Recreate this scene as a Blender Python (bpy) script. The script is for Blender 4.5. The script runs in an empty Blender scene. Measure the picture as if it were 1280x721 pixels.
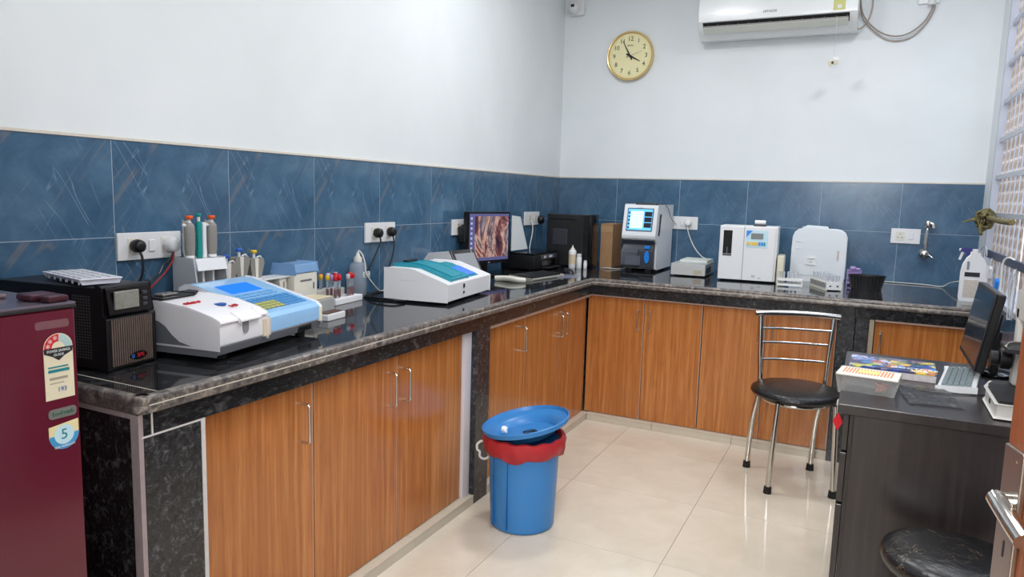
import bpy, bmesh, math, random
from mathutils import Vector, Matrix, Euler
random.seed(7)
PI = math.pi
C = bpy.context.scene.collection
# ------------------------------------------------------------ camera
cd = bpy.data.cameras.new('camera'); cam = bpy.data.objects.new('camera', cd); C.objects.link(cam)
R_, U_, F_ = Vector((.89620415, .44276817, .02782926)), Vector((-.08183916, .10334574, .99127292)), Vector((-.43602807, .89066043, -.12885465))
cam.matrix_world = Matrix(((R_.x, U_.x, -F_.x, 2.0917), (R_.y, U_.y, -F_.y, -5.0213), (R_.z, U_.z, -F_.z, 1.336), (0, 0, 0, 1)))
cd.sensor_width = 36; cd.lens = 904.65 / 1280 * 36; cd.clip_start = .02; cd.clip_end = 60
bpy.context.scene.camera = cam
# ------------------------------------------------------------ view, world, lights
vs = bpy.context.scene.view_settings
vs.view_transform = 'Standard'; vs.look = 'None'; vs.gamma = 1; vs.use_curve_mapping = False; vs.exposure = .44
w = bpy.data.worlds.new('world'); bpy.context.scene.world = w; w.use_nodes = True
w.node_tree.nodes['Background'].inputs[0].default_value = (.72, .82, 1, 1); w.node_tree.nodes['Background'].inputs[1].default_value = 3.2
CEIL = 2.95
W = 2.673; FRONT = -4.76; H = .862; HB = .7655; DL = .669; DB = 1.030; PL = .649; PB = 1.010; DR = .613; DRB = .974; ZL = .042
def area(name, loc, rot, sx, sy, power, col=(1, 1, 1)):
    l = bpy.data.lights.new(name, 'AREA'); l.shape = 'RECTANGLE'; l.size = sx; l.size_y = sy; l.energy = power; l.color = col
    o = bpy.data.objects.new(name, l); C.objects.link(o); o.location = loc; o.rotation_euler = rot; return o
area('ceiling_and_fill_light', (2.26, -1.26, CEIL - .04), (0, 0, 0), .3, .3, 8.5, (.97, .98, 1))
area('ceiling_and_fill_light', (.95, -1.7, CEIL - .04), (0, 0, 0), .25, .25, 15, (.97, .98, 1))  # added fill lamp that brightens the back-left walls, not a known fixture
area('ceiling_and_fill_light', (1.65, -3.4, CEIL - .04), (0, 0, 0), .6, .6, 22, (.97, .98, 1))
area('corridor_panel_light', (1.95, -6.1, 2.3), (math.radians(72), 0, 0), 1.0, 1.2, 72, (.97, .98, 1))

# ------------------------------------------------------------ materials
def s2l(c):
    return tuple((x / 255 / 12.92) if x / 255 <= .04045 else ((x / 255 + .055) / 1.055) ** 2.4 for x in c) + (1,)
def mat(name, rgb, rough=.5, metal=0, coat=0, trans=0, alpha=1, emit=0, noise=0, nscale=8, bump=0, bscale=60, ior=1.45, spec=.5):
    m = bpy.data.materials.new(name); m.use_nodes = True; nt = m.node_tree; b = nt.nodes['Principled BSDF']
    col = s2l(rgb)
    b.inputs['Base Color'].default_value = col; b.inputs['Roughness'].default_value = rough; b.inputs['Metallic'].default_value = metal
    b.inputs['Coat Weight'].default_value = coat; b.inputs['Transmission Weight'].default_value = trans; b.inputs['Alpha'].default_value = alpha
    b.inputs['IOR'].default_value = ior; b.inputs['Specular IOR Level'].default_value = spec
    if emit: b.inputs['Emission Color'].default_value = col; b.inputs['Emission Strength'].default_value = emit
    tc = nt.nodes.new('ShaderNodeTexCoord')
    n = nt.nodes.new('ShaderNodeTexNoise'); n.inputs['Scale'].default_value = nscale; n.inputs['Detail'].default_value = 4
    nt.links.new(tc.outputs['Object'], n.inputs['Vector'])
    amt = noise if noise else .04
    mx = nt.nodes.new('ShaderNodeMix'); mx.data_type = 'RGBA'
    mx.inputs[6].default_value = tuple(c * (1 - amt) for c in col[:3]) + (1,); mx.inputs[7].default_value = tuple(min(1, c * (1 + amt)) for c in col[:3]) + (1,)
    nt.links.new(n.outputs['Fac'], mx.inputs[0]); nt.links.new(mx.outputs[2], b.inputs['Base Color'])
    if bump:
        n2 = nt.nodes.new('ShaderNodeTexNoise'); n2.inputs['Scale'].default_value = bscale; n2.inputs['Detail'].default_value = 5
        nt.links.new(tc.outputs['Object'], n2.inputs['Vector'])
        bp = nt.nodes.new('ShaderNodeBump'); bp.inputs['Strength'].default_value = bump; bp.inputs['Distance'].default_value = .004
        nt.links.new(n2.outputs['Fac'], bp.inputs['Height']); nt.links.new(bp.outputs['Normal'], b.inputs['Normal'])
    return m
class NT:
    "small node helper"
    def __init__(s, name, rough=.4, coat=0):
        s.m = bpy.data.materials.new(name); s.m.use_nodes = True; s.t = s.m.node_tree; s.b = s.t.nodes['Principled BSDF']
        s.b.inputs['Roughness'].default_value = rough; s.b.inputs['Coat Weight'].default_value = coat
        s.tc = s.t.nodes.new('ShaderNodeTexCoord')
    def map(s, scale=(1, 1, 1), rot=(0, 0, 0), loc=(0, 0, 0), src='Object'):
        n = s.t.nodes.new('ShaderNodeMapping'); n.inputs['Scale'].default_value = scale; n.inputs['Rotation'].default_value = rot; n.inputs['Location'].default_value = loc
        s.t.links.new(s.tc.outputs[src], n.inputs[0]); return n.outputs[0]
    def noise(s, vec, scale=5, detail=5, rough=.55, dist=0):
        n = s.t.nodes.new('ShaderNodeTexNoise'); n.inputs['Scale'].default_value = scale; n.inputs['Detail'].default_value = detail
        n.inputs['Roughness'].default_value = rough; n.inputs['Distortion'].default_value = dist; s.t.links.new(vec, n.inputs['Vector']); return n.outputs['Fac']
    def ramp(s, fac, stops):
        n = s.t.nodes.new('ShaderNodeValToRGB'); e = n.color_ramp.elements
        e[0].position, e[0].color = stops[0]; e[1].position, e[1].color = stops[-1]
        for p, c in stops[1:-1]: k = e.new(p); k.color = c
        s.t.links.new(fac, n.inputs[0]); return n.outputs[0]
    def mix(s, fac, a, b):
        n = s.t.nodes.new('ShaderNodeMix'); n.data_type = 'RGBA'
        for v, i in ((fac, 0), (a, 6), (b, 7)):
            if hasattr(v, 'links'): s.t.links.new(v, n.inputs[i])
            else: n.inputs[i].default_value = v
        return n.outputs[2]
    def math(s, op, a, b=None):
        n = s.t.nodes.new('ShaderNodeMath'); n.operation = op
        for v, i in ((a, 0), (b, 1)):
            if v is None: continue
            if hasattr(v, 'links'): s.t.links.new(v, n.inputs[i])
            else: n.inputs[i].default_value = v
        return n.outputs[0]
    def sep(s, vec):
        n = s.t.nodes.new('ShaderNodeSeparateXYZ'); s.t.links.new(vec, n.inputs[0]); return n.outputs
    def out(s, col, bump=None, strength=.2, dist=.002):
        s.t.links.new(col, s.b.inputs['Base Color'])
        if bump is not None:
            n = s.t.nodes.new('ShaderNodeBump'); n.inputs['Strength'].default_value = strength; n.inputs['Distance'].default_value = dist
            s.t.links.new(bump, n.inputs['Height']); s.t.links.new(n.outputs[0], s.b.inputs['Normal'])
        return s.m
def g(v): return (v, v, v, 1)
def tile_blue(name, axis):
    n = NT(name, .22, .3)
    rot = (0, 0, 0)
    v = n.map((1, 1, 1), rot, (0, 0, 0))
    base = n.ramp(n.noise(v, 7, 8, .62, .6), [(.3, s2l((48, 82, 110))), (.52, s2l((66, 100, 128))), (.78, s2l((88, 120, 146)))])
    def veins(ang, sc, off, lo, hi):
        r = (ang, 0, 0) if axis == 'x' else (0, ang, 0)
        s_ = (1, sc, sc * .10) if axis == 'x' else (sc, 1, sc * .10)
        mp = n.t.nodes.new('ShaderNodeMapping'); mp.inputs['Scale'].default_value = s_; mp.inputs['Location'].default_value = off
        n.t.links.new(n.map((1, 1, 1), r), mp.inputs[0])
        a = n.noise(mp.outputs[0], 1, 1.5, .45, .12)
        d = n.math('ABSOLUTE', n.math('SUBTRACT', a, .5))
        mask = n.ramp(n.noise(n.map((1, 1, 1), (0, 0, 0), (off[2] * 7, off[0] * 5, off[1] * 3)), 6, 2), [(.48, g(0)), (.60, g(1))])
        return n.math('MULTIPLY', n.ramp(d, [(lo, g(1)), (hi, g(0))]), mask)
    c = n.mix(n.math('MULTIPLY', veins(.62, 24, (.3, .2, .1), .001, .008), .42), base, s2l((150, 176, 198)))
    c = n.mix(n.math('MULTIPLY', veins(-.5, 17, (.8, .5, .3), .001, .005), .45), c, s2l((165, 188, 205)))
    c = n.mix(n.math('MULTIPLY', veins(.7, 8, (.1, .9, .6), .001, .005), .38), c, s2l((140, 128, 118)))
    m = n.out(c)
    return m
TILE_L, TILE_B = tile_blue('blue_marble_tile_left', 'x'), tile_blue('blue_marble_tile_back', 'y')
def granite(name, polish=.1, bright=1.0, sc=1.0, stretch=(1, 1, 1)):
    n = NT(name, polish, 0)
    v = n.map(tuple(k * sc for k in stretch), (.4, .3, .5))
    a = n.noise(v, 26, 9, .72, .8); f = n.noise(v, 110, 6, .7, .5)
    base = n.ramp(a, [(.36, s2l((13, 14, 17))), (.55, s2l((int(34 * bright), int(35 * bright), int(38 * bright)))), (.7, s2l((int(84 * bright), int(84 * bright), int(86 * bright))))])
    c = n.mix(n.ramp(f, [(.55, g(0)), (.75, g(.45))]), base, s2l((120, 118, 116)))
    return n.out(c)
GR_TOP, GR_FACE, GR_PIL = granite('polished_black_granite', .06, 1.0), granite('black_granite_face', .2, 1.1, 1.5, (1, .35, .8)), granite('grey_black_granite', .25, 1.3, 2.0)
def nose_mat():
    n = NT('worn_granite_edge', .3)
    v = n.map((1, 1, 1)); f = n.noise(v, 45, 6, .7, .4); a = n.noise(v, 6, 3)
    c = n.ramp(f, [(.38, s2l((52, 50, 50))), (.52, s2l((112, 104, 98))), (.66, s2l((168, 158, 146)))])
    return n.out(n.mix(n.ramp(a, [(.4, g(0)), (.65, g(.6))]), c, s2l((78, 74, 74))))
NOSE = nose_mat()
def wood(name, c1, c2, c3, rough=.22):
    n = NT(name, rough, .15)
    v = n.map((70, 70, 2.2)); v2 = n.map((9, 9, 1.1), (0, 0, 0), (3, 1, 2))
    a = n.noise(v, 1, 4, .6, .1); b = n.noise(v2, 1, 3, .5, 1.2); k = n.noise(n.map((220, 220, 9)), 1, 2, .5)
    c = n.ramp(a, [(.3, s2l(c1)), (.5, s2l(c2)), (.72, s2l(c3))])
    c = n.mix(n.ramp(b, [(.35, g(0)), (.65, g(.5))]), c, s2l(c1))
    c = n.mix(n.ramp(k, [(.56, g(0)), (.75, g(.45))]), c, s2l(tuple(int(x * .62) for x in c1)))
    return n.out(c)
WOOD = wood('orange_teak_laminate', (156, 92, 42), (184, 114, 58), (205, 140, 82))
DOORW = wood('brown_door_wood', (118, 62, 36), (140, 78, 48), (158, 94, 60), .35)
DESK = wood('dark_wenge_laminate', (32, 26, 26), (42, 35, 34), (54, 46, 45), .32)
def floor_mat():
    n = NT('beige_vitrified_tile', .09, 0)
    v = n.map((1, 1, 1)); a = n.noise(v, 5, 5, .6, .6); f = n.noise(v, 90, 3)
    c = n.ramp(a, [(.3, s2l((203, 191, 172))), (.7, s2l((216, 204, 186)))])
    return n.out(n.mix(n.ramp(f, [(.62, g(0)), (.8, g(.25))]), c, s2l((165, 152, 135))))
FLOOR = floor_mat()
def wall_mat():
    n = NT('white_emulsion', .65)
    v = n.map((1, 1, 1)); a = n.noise(v, 1.3, 4, .55, .4)
    c = n.ramp(a, [(.35, s2l((222, 228, 230))), (.65, s2l((230, 235, 237)))])
    return n.out(c, n.noise(v, 3, 5), .25, .01)
WALL = wall_mat()
CEILM = mat('white_ceiling_paint', (235, 235, 238), .8)
GROUT = mat('pale_grout', (158, 174, 188), .8); FGROUT = mat('floor_grout', (150, 138, 122), .8)
PUTTY = mat('cream_putty', (214, 208, 196), .8, noise=.1, nscale=30); WHITEG = mat('white_grout_line', (206, 202, 200), .7, noise=.12, nscale=40)
SKIRT = mat('cream_skirting_tile', (196, 186, 168), .25, noise=.08, nscale=12)
STRIP = mat('white_edge_strip', (214, 206, 208), .35)
CHROME = mat('chrome', (205, 203, 198), .12, 1); STEEL = mat('brushed_steel', (176, 166, 156), .32, 1, bump=.1, bscale=200)
WPL = mat('white_plastic', (226, 227, 228), .3); WPL2 = mat('warm_white_plastic', (222, 219, 208), .35); LGREY = mat('light_grey_plastic', (196, 198, 204), .4)
MGREY = mat('mid_grey_plastic', (112, 114, 120), .45); DGREY = mat('charcoal_plastic', (62, 65, 72), .4)
BLK = mat('black_plastic', (22, 22, 24), .35); BLKG = mat('glossy_black_plastic', (14, 14, 17), .12); BLKM = mat('matt_black_metal', (28, 28, 30), .5)
RUBBER = mat('black_rubber', (20, 20, 20), .75)
LEATHER = mat('black_leatherette', (20, 20, 21), .28, bump=.7, bscale=90)
MAROON = mat('maroon_fridge_enamel', (92, 20, 40), .25, coat=.2, noise=.06, nscale=3)
MAROOND = mat('dark_maroon_plastic', (66, 30, 42), .25); GASKET = mat('grey_door_seal', (150, 130, 134), .5)
BBLUE = mat('blue_bin_plastic', (52, 122, 184), .35); BRED = mat('red_bin_liner', (224, 66, 72), .3, bump=1.0, bscale=14, alpha=.92)
BRIGHTBLUE = mat('bright_blue_plastic', (28, 128, 220), .3); TEAL = mat('teal_plastic', (38, 142, 160), .4); TEALG = mat('teal_green_plastic', (0, 138, 134), .4)
ORANGE = mat('orange_cap', (232, 96, 36), .4); YELLOW = mat('yellow_cap', (232, 190, 40), .4); REDP = mat('red_cap', (200, 24, 40), .35); BLUECAP = mat('blue_cap', (40, 92, 200), .35)
TAUPE = mat('taupe_grip', (140, 137, 130), .5); CLEAR = mat('clear_plastic', (238, 243, 246), .12, trans=.85, ior=1.1); MILKY = mat('milky_plastic', (228, 234, 238), .35, trans=.12, noise=.05, nscale=6)
FROST = mat('frosted_plastic', (200, 204, 204), .4, trans=.45, ior=1.15)
TRANSBLUE = mat('blue_translucent_lid', (150, 192, 235), .25, trans=.35, ior=1.2)
CORK = mat('cardboard', (166, 128, 92), .8, noise=.25, nscale=14); PAPER = mat('white_paper', (226, 230, 230), .7); PURPLE = mat('purple_plastic', (170, 148, 200), .4)
INK = mat('black_ink', (30, 30, 34), .6); BRASS = mat('brass_rim', (216, 188, 128), .25, .35); DIAL = mat('cream_dial', (240, 232, 182), .5)
YELLOWISH = mat('yellowed_plastic', (206, 200, 176), .45, noise=.12, nscale=25); OLIVE = mat('olive_cloth', (112, 104, 66), .9, noise=.75, nscale=28, bump=.6, bscale=60)
NAVY = mat('navy_strap', (58, 66, 88), .5, noise=.2); PINK = mat('pink_tips', (196, 140, 124), .6, noise=.3, nscale=90); BLOOD = mat('dark_blood', (120, 14, 24), .3)
GRILLE = mat('twisted_grille_steel', (190, 174, 158), .25, .2, noise=.2, nscale=20); GRFLAT = mat('grey_painted_flat_bar', (186, 190, 200), .4)
REDM = mat('red_ink', (196, 34, 48), .5); BLUEM = mat('blue_ink', (40, 90, 170), .5); GREENM = mat('green_ink', (20, 110, 80), .5); SILVER = mat('silver_badge', (150, 150, 146), .3, .7)
CREAMST = mat('cream_sticker', (222, 214, 186), .5); REDST = mat('red_sticker', (206, 28, 40), .45); CYANST = mat('cyan_sticker', (64, 150, 200), .45); TEALST = mat('teal_sticker', (30, 130, 140), .5)
SKYB = mat('light_blue_film', (150, 196, 236), .25, coat=.3, bump=.5, bscale=22)
REDWIRE = mat('red_wire', (150, 40, 40), .5); WWIRE = mat('white_wire', (214, 214, 208), .5)

# ------------------------------------------------------------ mesh helpers
def finish(bm, bev=0, seg=2):
    bm.normal_update()
    if bev:
        es = [e for e in bm.edges if len(e.link_faces) == 2 and e.calc_face_angle(0) > .5]
        if es: bmesh.ops.bevel(bm, geom=es, offset=bev, segments=seg, profile=.5, affect='EDGES', clamp_overlap=True)
    bmesh.ops.recalc_face_normals(bm, faces=bm.faces)
    for f in bm.faces: f.smooth = True
    thr = .3 if bev else .85
    for e in bm.edges: e.smooth = not (len(e.link_faces) == 2 and e.calc_face_angle(0) > thr)
def obj(name, bm, m, parent=None, bev=0, seg=2):
    finish(bm, bev, seg)
    me = bpy.data.meshes.new(name); bm.to_mesh(me); bm.free(); me.materials.append(m)
    o = bpy.data.objects.new(name, me); C.objects.link(o)
    if parent: o.parent = parent
    return o
def thing(name, label, cat, loc=(0, 0, 0), rz=0, group=None, rot=None):
    o = bpy.data.objects.new(name, None); C.objects.link(o); o.empty_display_size = .05
    o.location = loc; o.rotation_euler = rot or (0, 0, rz); o['label'] = label; o['category'] = cat
    if group: o['group'] = group
    return o
def tag(o, label, cat, group=None, kind=None):
    o['label'] = label; o['category'] = cat
    if group: o['group'] = group
    if kind: o['kind'] = kind
    return o
def structure(o, label=None):
    o['kind'] = 'structure'
    if label: o['label'] = label
    return o
def add_box(bm, x, y, z, M=None):
    vs_ = [bm.verts.new((a, b, c)) for a in x for b in y for c in z]
    for f in ((0, 1, 3, 2), (4, 6, 7, 5), (0, 4, 5, 1), (2, 3, 7, 6), (0, 2, 6, 4), (1, 5, 7, 3)): bm.faces.new([vs_[i] for i in f])
    if M is not None: bmesh.ops.transform(bm, matrix=M, verts=vs_)
def box(name, p, x, y, z, m, bev=.001, seg=2, M=None):
    bm = bmesh.new(); add_box(bm, x, y, z, M); return obj(name, bm, m, p, bev, seg)
def boxes(name, p, lst, m, bev=0):
    bm = bmesh.new()
    for b in lst: add_box(bm, *b)
    return obj(name, bm, m, p, bev)
def parts(name, p, lst, m, bev=0):
    for b in lst: bm = bmesh.new(); add_box(bm, *b); obj(name, bm, m, p, bev)
def add_prism(bm, prof, rng, axis='x'):
    def P(u, v, t): return {'x': (t, u, v), 'y': (u, t, v), 'z': (u, v, t)}[axis]
    a = [bm.verts.new(P(u, v, rng[0])) for u, v in prof]; b = [bm.verts.new(P(u, v, rng[1])) for u, v in prof]; n = len(prof)
    bm.faces.new(a); bm.faces.new(b[::-1])
    for i in range(n): bm.faces.new((a[i], a[(i + 1) % n], b[(i + 1) % n], b[i]))
def prism(name, p, prof, rng, m, bev=.002, axis='x', seg=2):
    bm = bmesh.new(); add_prism(bm, prof, rng, axis); return obj(name, bm, m, p, bev, seg)
def smooth_path(pts, n=6):
    P = [Vector(p) for p in pts]
    if len(P) < 3: return P
    out = []
    for i in range(len(P) - 1):
        p0 = P[max(i - 1, 0)]; p1 = P[i]; p2 = P[i + 1]; p3 = P[min(i + 2, len(P) - 1)]
        for k in range(n):
            t = k / n; out.append(.5 * ((2 * p1) + (p2 - p0) * t + (2 * p0 - 5 * p1 + 4 * p2 - p3) * t * t + (3 * p1 - p0 - 3 * p2 + p3) * t ** 3))
    out.append(P[-1]); return out
def add_tube(bm, pts, r, seg=10, smooth=True, closed=False, n=6, flat=1.0):
    P = smooth_path(pts, n) if smooth else [Vector(p) for p in pts]
    rs = r if isinstance(r, (list, tuple)) else None
    rings = []; T0 = None; N = None
    for i, p in enumerate(P):
        if closed: T = (P[(i + 1) % len(P)] - P[i - 1]).normalized()
        else: T = (P[min(i + 1, len(P) - 1)] - P[max(i - 1, 0)]).normalized()
        if N is None: N = T.orthogonal().normalized()
        else:
            N = N - T * N.dot(T); N = N.normalized() if N.length > 1e-6 else T.orthogonal().normalized()
        B = T.cross(N)
        rr = (rs[0] + (rs[1] - rs[0]) * i / (len(P) - 1)) if rs else r
        rings.append([bm.verts.new(p + N * math.cos(2 * PI * k / seg) * rr + B * math.sin(2 * PI * k / seg) * rr * flat) for k in range(seg)])
    m_ = len(rings)
    for i in range(m_ if closed else m_ - 1):
        a, b = rings[i], rings[(i + 1) % m_]
        for k in range(seg): bm.faces.new((a[k], a[(k + 1) % seg], b[(k + 1) % seg], b[k]))
    if not closed: bm.faces.new(rings[0][::-1]); bm.faces.new(rings[-1])
def tube(name, p, pts, r, m, **k):
    bm = bmesh.new(); add_tube(bm, pts, r, **k); return obj(name, bm, m, p)
def add_lathe(bm, prof, c=(0, 0, 0), seg=24, M=None, sx=1, sy=1):
    rings = []; new = []
    for r, z in prof:
        if r < 1e-6: vv = [bm.verts.new((c[0], c[1], c[2] + z))]
        else: vv = [bm.verts.new((c[0] + sx * r * math.cos(2 * PI * k / seg), c[1] + sy * r * math.sin(2 * PI * k / seg), c[2] + z)) for k in range(seg)]
        rings.append(vv); new += vv
    for a, b in zip(rings, rings[1:]):
        if len(a) == 1 and len(b) == 1: continue
        for k in range(seg):
            k2 = (k + 1) % seg
            if len(a) == 1: bm.faces.new((a[0], b[k2], b[k]))
            elif len(b) == 1: bm.faces.new((a[k], a[k2], b[0]))
            else: bm.faces.new((a[k], a[k2], b[k2], b[k]))
    if len(rings[0]) > 1: bm.faces.new(rings[0][::-1])
    if len(rings[-1]) > 1: bm.faces.new(rings[-1])
    if M is not None: bmesh.ops.transform(bm, matrix=M, verts=new)
def lathe(name, p, prof, m, c=(0, 0, 0), seg=24, M=None, sx=1, sy=1, bev=0):
    bm = bmesh.new(); add_lathe(bm, prof, c, seg, M, sx, sy); return obj(name, bm, m, p, bev)
def cyl(name, p, r, h, m, c=(0, 0, 0), seg=20, axis='z', bev=0):
    M = {'z': None, 'x': Matrix.Translation(c) @ Matrix.Rotation(PI / 2, 4, 'Y'), 'y': Matrix.Translation(c) @ Matrix.Rotation(-PI / 2, 4, 'X')}[axis]
    return lathe(name, p, [(r, 0), (r, h)], m, c if axis == 'z' else (0, 0, 0), seg, M, bev=bev)
def text(name, p, s, size, M, m, ext=.0004, align='CENTER', sx=1):
    cu = bpy.data.curves.new(name, 'FONT'); cu.body = s; cu.size = size; cu.extrude = ext; cu.align_x = align; cu.align_y = 'CENTER'; cu.resolution_u = 3
    t = bpy.data.objects.new(name, cu); me = bpy.data.meshes.new_from_object(t); bpy.data.objects.remove(t)
    me.transform(M @ Matrix.Diagonal((sx, 1, 1, 1))); me.materials.clear(); me.materials.append(m)
    o = bpy.data.objects.new(name, me); C.objects.link(o); o.parent = p; return o
def MT(x, y, z): return Matrix.Translation((x, y, z))
RX = lambda a: Matrix.Rotation(a, 4, 'X'); RY = lambda a: Matrix.Rotation(a, 4, 'Y'); RZ = lambda a: Matrix.Rotation(a, 4, 'Z')
FRONTF = RX(PI / 2)                      # text facing local -y
def dup(root, loc=None, rz=None, label=None, group=None, parent=None):
    r = root.copy(); C.objects.link(r)
    if loc is not None: r.location = loc
    if rz is not None: r.rotation_euler = (0, 0, rz)
    if label: r['label'] = label
    if group: r['group'] = group
    if parent: r.parent = parent
    for ch in root.children:
        c = ch.copy(); C.objects.link(c); c.parent = r
        for q in ch.children: d = q.copy(); C.objects.link(d); d.parent = c
    return r
def disc_prof(r, h, b):  # rounded disc
    return [(0, 0), (r - b, 0), (r, b), (r, h - b), (r - b, h), (0, h)]
def rrect(cx, cy, w_, h_, r, n=4):
    out = []
    for sx, sy, a0 in ((1, 1, 0), (-1, 1, PI / 2), (-1, -1, PI), (1, -1, 1.5 * PI)):
        for k in range(n + 1):
            a = a0 + k * PI / 2 / n; out.append((cx + sx * (w_ / 2 - r) + r * math.cos(a), cy + sy * (h_ / 2 - r) + r * math.sin(a)))
    return out

# ------------------------------------------------------------ setting: shell
fl = structure(box('floor', None, (-.15, W + .15), (-7.2, .15), (-.12, -.004), FGROUT, 0), 'polished beige tiled floor')
P0 = .5827
xs = [max(0, min(W, 1.5028 + k * P0)) for k in range(-3, 4)]; ys = [max(-7.0, min(0, -1.9206 + k * P0)) for k in range(-9, 5)]
cache = {}
for i in range(len(xs) - 1):
    for j in range(len(ys) - 1):
        w_, d_ = xs[i + 1] - xs[i], ys[j + 1] - ys[j]
        if w_ < .02 or d_ < .02: continue
        k = (round(w_, 3), round(d_, 3))
        if k not in cache:
            o = box('floor_tile', fl, (.001, w_ - .001), (.001, d_ - .001), (-.004, 0), FLOOR, 0); cache[k] = o
        else: o = cache[k].copy(); C.objects.link(o)
        o.location = (xs[i], ys[j], 0)
structure(box('ceiling', None, (-.15, W + .15), (-7.2, .15), (CEIL, CEIL + .1), CEILM, 0))
wl = structure(box('wall_left', None, (-.15, 0), (FRONT, .15), (0, CEIL), WALL, 0), 'white wall with a band of blue marbled tiles')
wb = structure(box('wall_back', None, (0, W + .15), (0, .15), (0, CEIL), WALL, 0), 'white wall with clock, air conditioner and blue tile band')
wf = structure(boxes('wall_front', None, [((-.15, 1.40), (FRONT - .14, FRONT), (0, CEIL)), ((2.585, W + .15), (FRONT - .14, FRONT), (0, CEIL)), ((1.40, 2.585), (FRONT - .14, FRONT), (2.15, CEIL))], WALL))
structure(boxes('wall_corridor', None, [((-.15, W + .15), (-7.2, -7.1), (0, CEIL)), ((-.15, 0), (-7.1, FRONT - .14), (0, CEIL)), ((W, W + .15), (-7.1, FRONT - .14), (0, CEIL))], WALL))
WY0, WY1, WZ0, WZ1 = -3.5, -.27, .90, 2.62
wr = structure(boxes('wall_right', None, [((W, W + .15), (FRONT, .0), (0, WZ0)), ((W, W + .15), (FRONT, .0), (WZ1, CEIL)), ((W, W + .15), (WY1, 0), (WZ0, WZ1)), ((W, W + .15), (FRONT, WY0), (WZ0, WZ1))], WALL))
# wall tiles
T, Hm, TH = .45, 1.1701, 1.4677
def tiles(wall, side):
    cache = {}
    if side == 'l': cuts = [0] + [-(.4056 + k * T) for k in range(10)]; cuts = [c for c in cuts if c > FRONT] + [FRONT]
    elif side == 'b': cuts = [k * .4502 for k in range(6)] + [W]
    else: cuts = [0] + [-(.42 + k * T) for k in range(6)]
    for a, b in zip(cuts, cuts[1:]):
        for z0, z1 in ((H - .03, Hm), (Hm, TH)):
            w_ = abs(b - a)
            if side == 'r' and z1 > 1: z1 = WZ0; 
            if side == 'r' and z0 > 1: continue
            if side == 'r': z0 = .55
            k = (round(w_, 3), z0)
            if k not in cache:
                if side == 'l': o = box('wall_tile', wall, (-.001, .0035), (.0014, w_ - .0014), (.0013, z1 - z0 - .0013), TILE_L, 0)
                elif side == 'b': o = box('wall_tile', wall, (.0014, w_ - .0014), (-.0035, .001), (.0013, z1 - z0 - .0013), TILE_B, 0)
                else: o = box('wall_tile', wall, (-.0035, .001), (.0014, w_ - .0014), (.0013, z1 - z0 - .0013), TILE_L, 0)
                cache[k] = o
            else: o = cache[k].copy(); C.objects.link(o)
            o.location = {'l': (0, min(a, b), z0), 'b': (min(a, b), 0, z0), 'r': (W, min(a, b), z0)}[side]
    return
tiles(wl, 'l'); tiles(wb, 'b'); tiles(wr, 'r')
box('tile_bed', wl, (0, .0029), (FRONT, 0), (H - .03, TH), GROUT, 0); box('tile_bed', wb, (0, W), (-.0029, 0), (H - .03, TH), GROUT, 0)
structure(box('trim_1', None, (0, .007), (FRONT, 0), (TH, TH + .009), PUTTY, .001)); structure(box('trim_2', None, (.007, W), (-.007, 0), (TH, TH + .009), PUTTY, .001))
# window with twisted grille
wn = thing('window_1', 'tall window with a grille of twisted steel bars and flat cross bars', 'window', (W, 0, 0)); del wn['category']; wn['kind'] = 'structure'
boxes('window_frame', wn, [((-.002, .152), (WY1 - .012, WY1 + .02), (WZ0, WZ1)), ((-.002, .152), (WY0 - .02, WY0 + .012), (WZ0, WZ1)), ((-.012, .152), (WY0, WY1), (WZ0 - .02, WZ0 + .004)), ((-.002, .152), (WY0, WY1), (WZ1 - .01, WZ1 + .02))], GRFLAT, 0)
def twist_bar():
    bm = bmesh.new(); n = 150; r = .0065; rings = []
    for i in range(n + 1):
        z = WZ0 + (WZ1 - WZ0) * i / n; a = i * .33
        rings.append([bm.verts.new((r * math.cos(a + k * PI / 2), r * math.sin(a + k * PI / 2), z)) for k in range(4)])
    for a, b in zip(rings, rings[1:]):
        for k in range(4): bm.faces.new((a[k], a[(k + 1) % 4], b[(k + 1) % 4], b[k]))
    return bm
tb = None; yb = WY1 - .045
while yb > WY0:
    if tb is None: tb = obj('twisted_bar', twist_bar(), GRILLE, wn); o = tb
    else: o = tb.copy(); C.objects.link(o)
    o.location = (.035, yb, 0); yb -= .125
for z in (1.099, 1.30, 1.50, 1.70, 1.90, 2.10, 2.31, 2.5):
    if z < 1.2: continue
    box('cross_bar', wn, (.012, .024), (WY0, WY1), (z - .012, z + .012), GRFLAT, .001)
OUT = NT('weathered_outside_wall', .9); ov = OUT.map((1, 11, .4)); om = OUT.out(OUT.ramp(OUT.noise(ov, 1.6, 6, .6, .4), [(.38, s2l((36, 30, 28))), (.5, s2l((112, 94, 82))), (.62, s2l((170, 156, 144)))]))
structure(box('wall_outside', None, (W + 1.0, W + 1.15), (-6, 14), (-.2, 2.9), om, 0), 'weathered wall outside the window')

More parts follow.
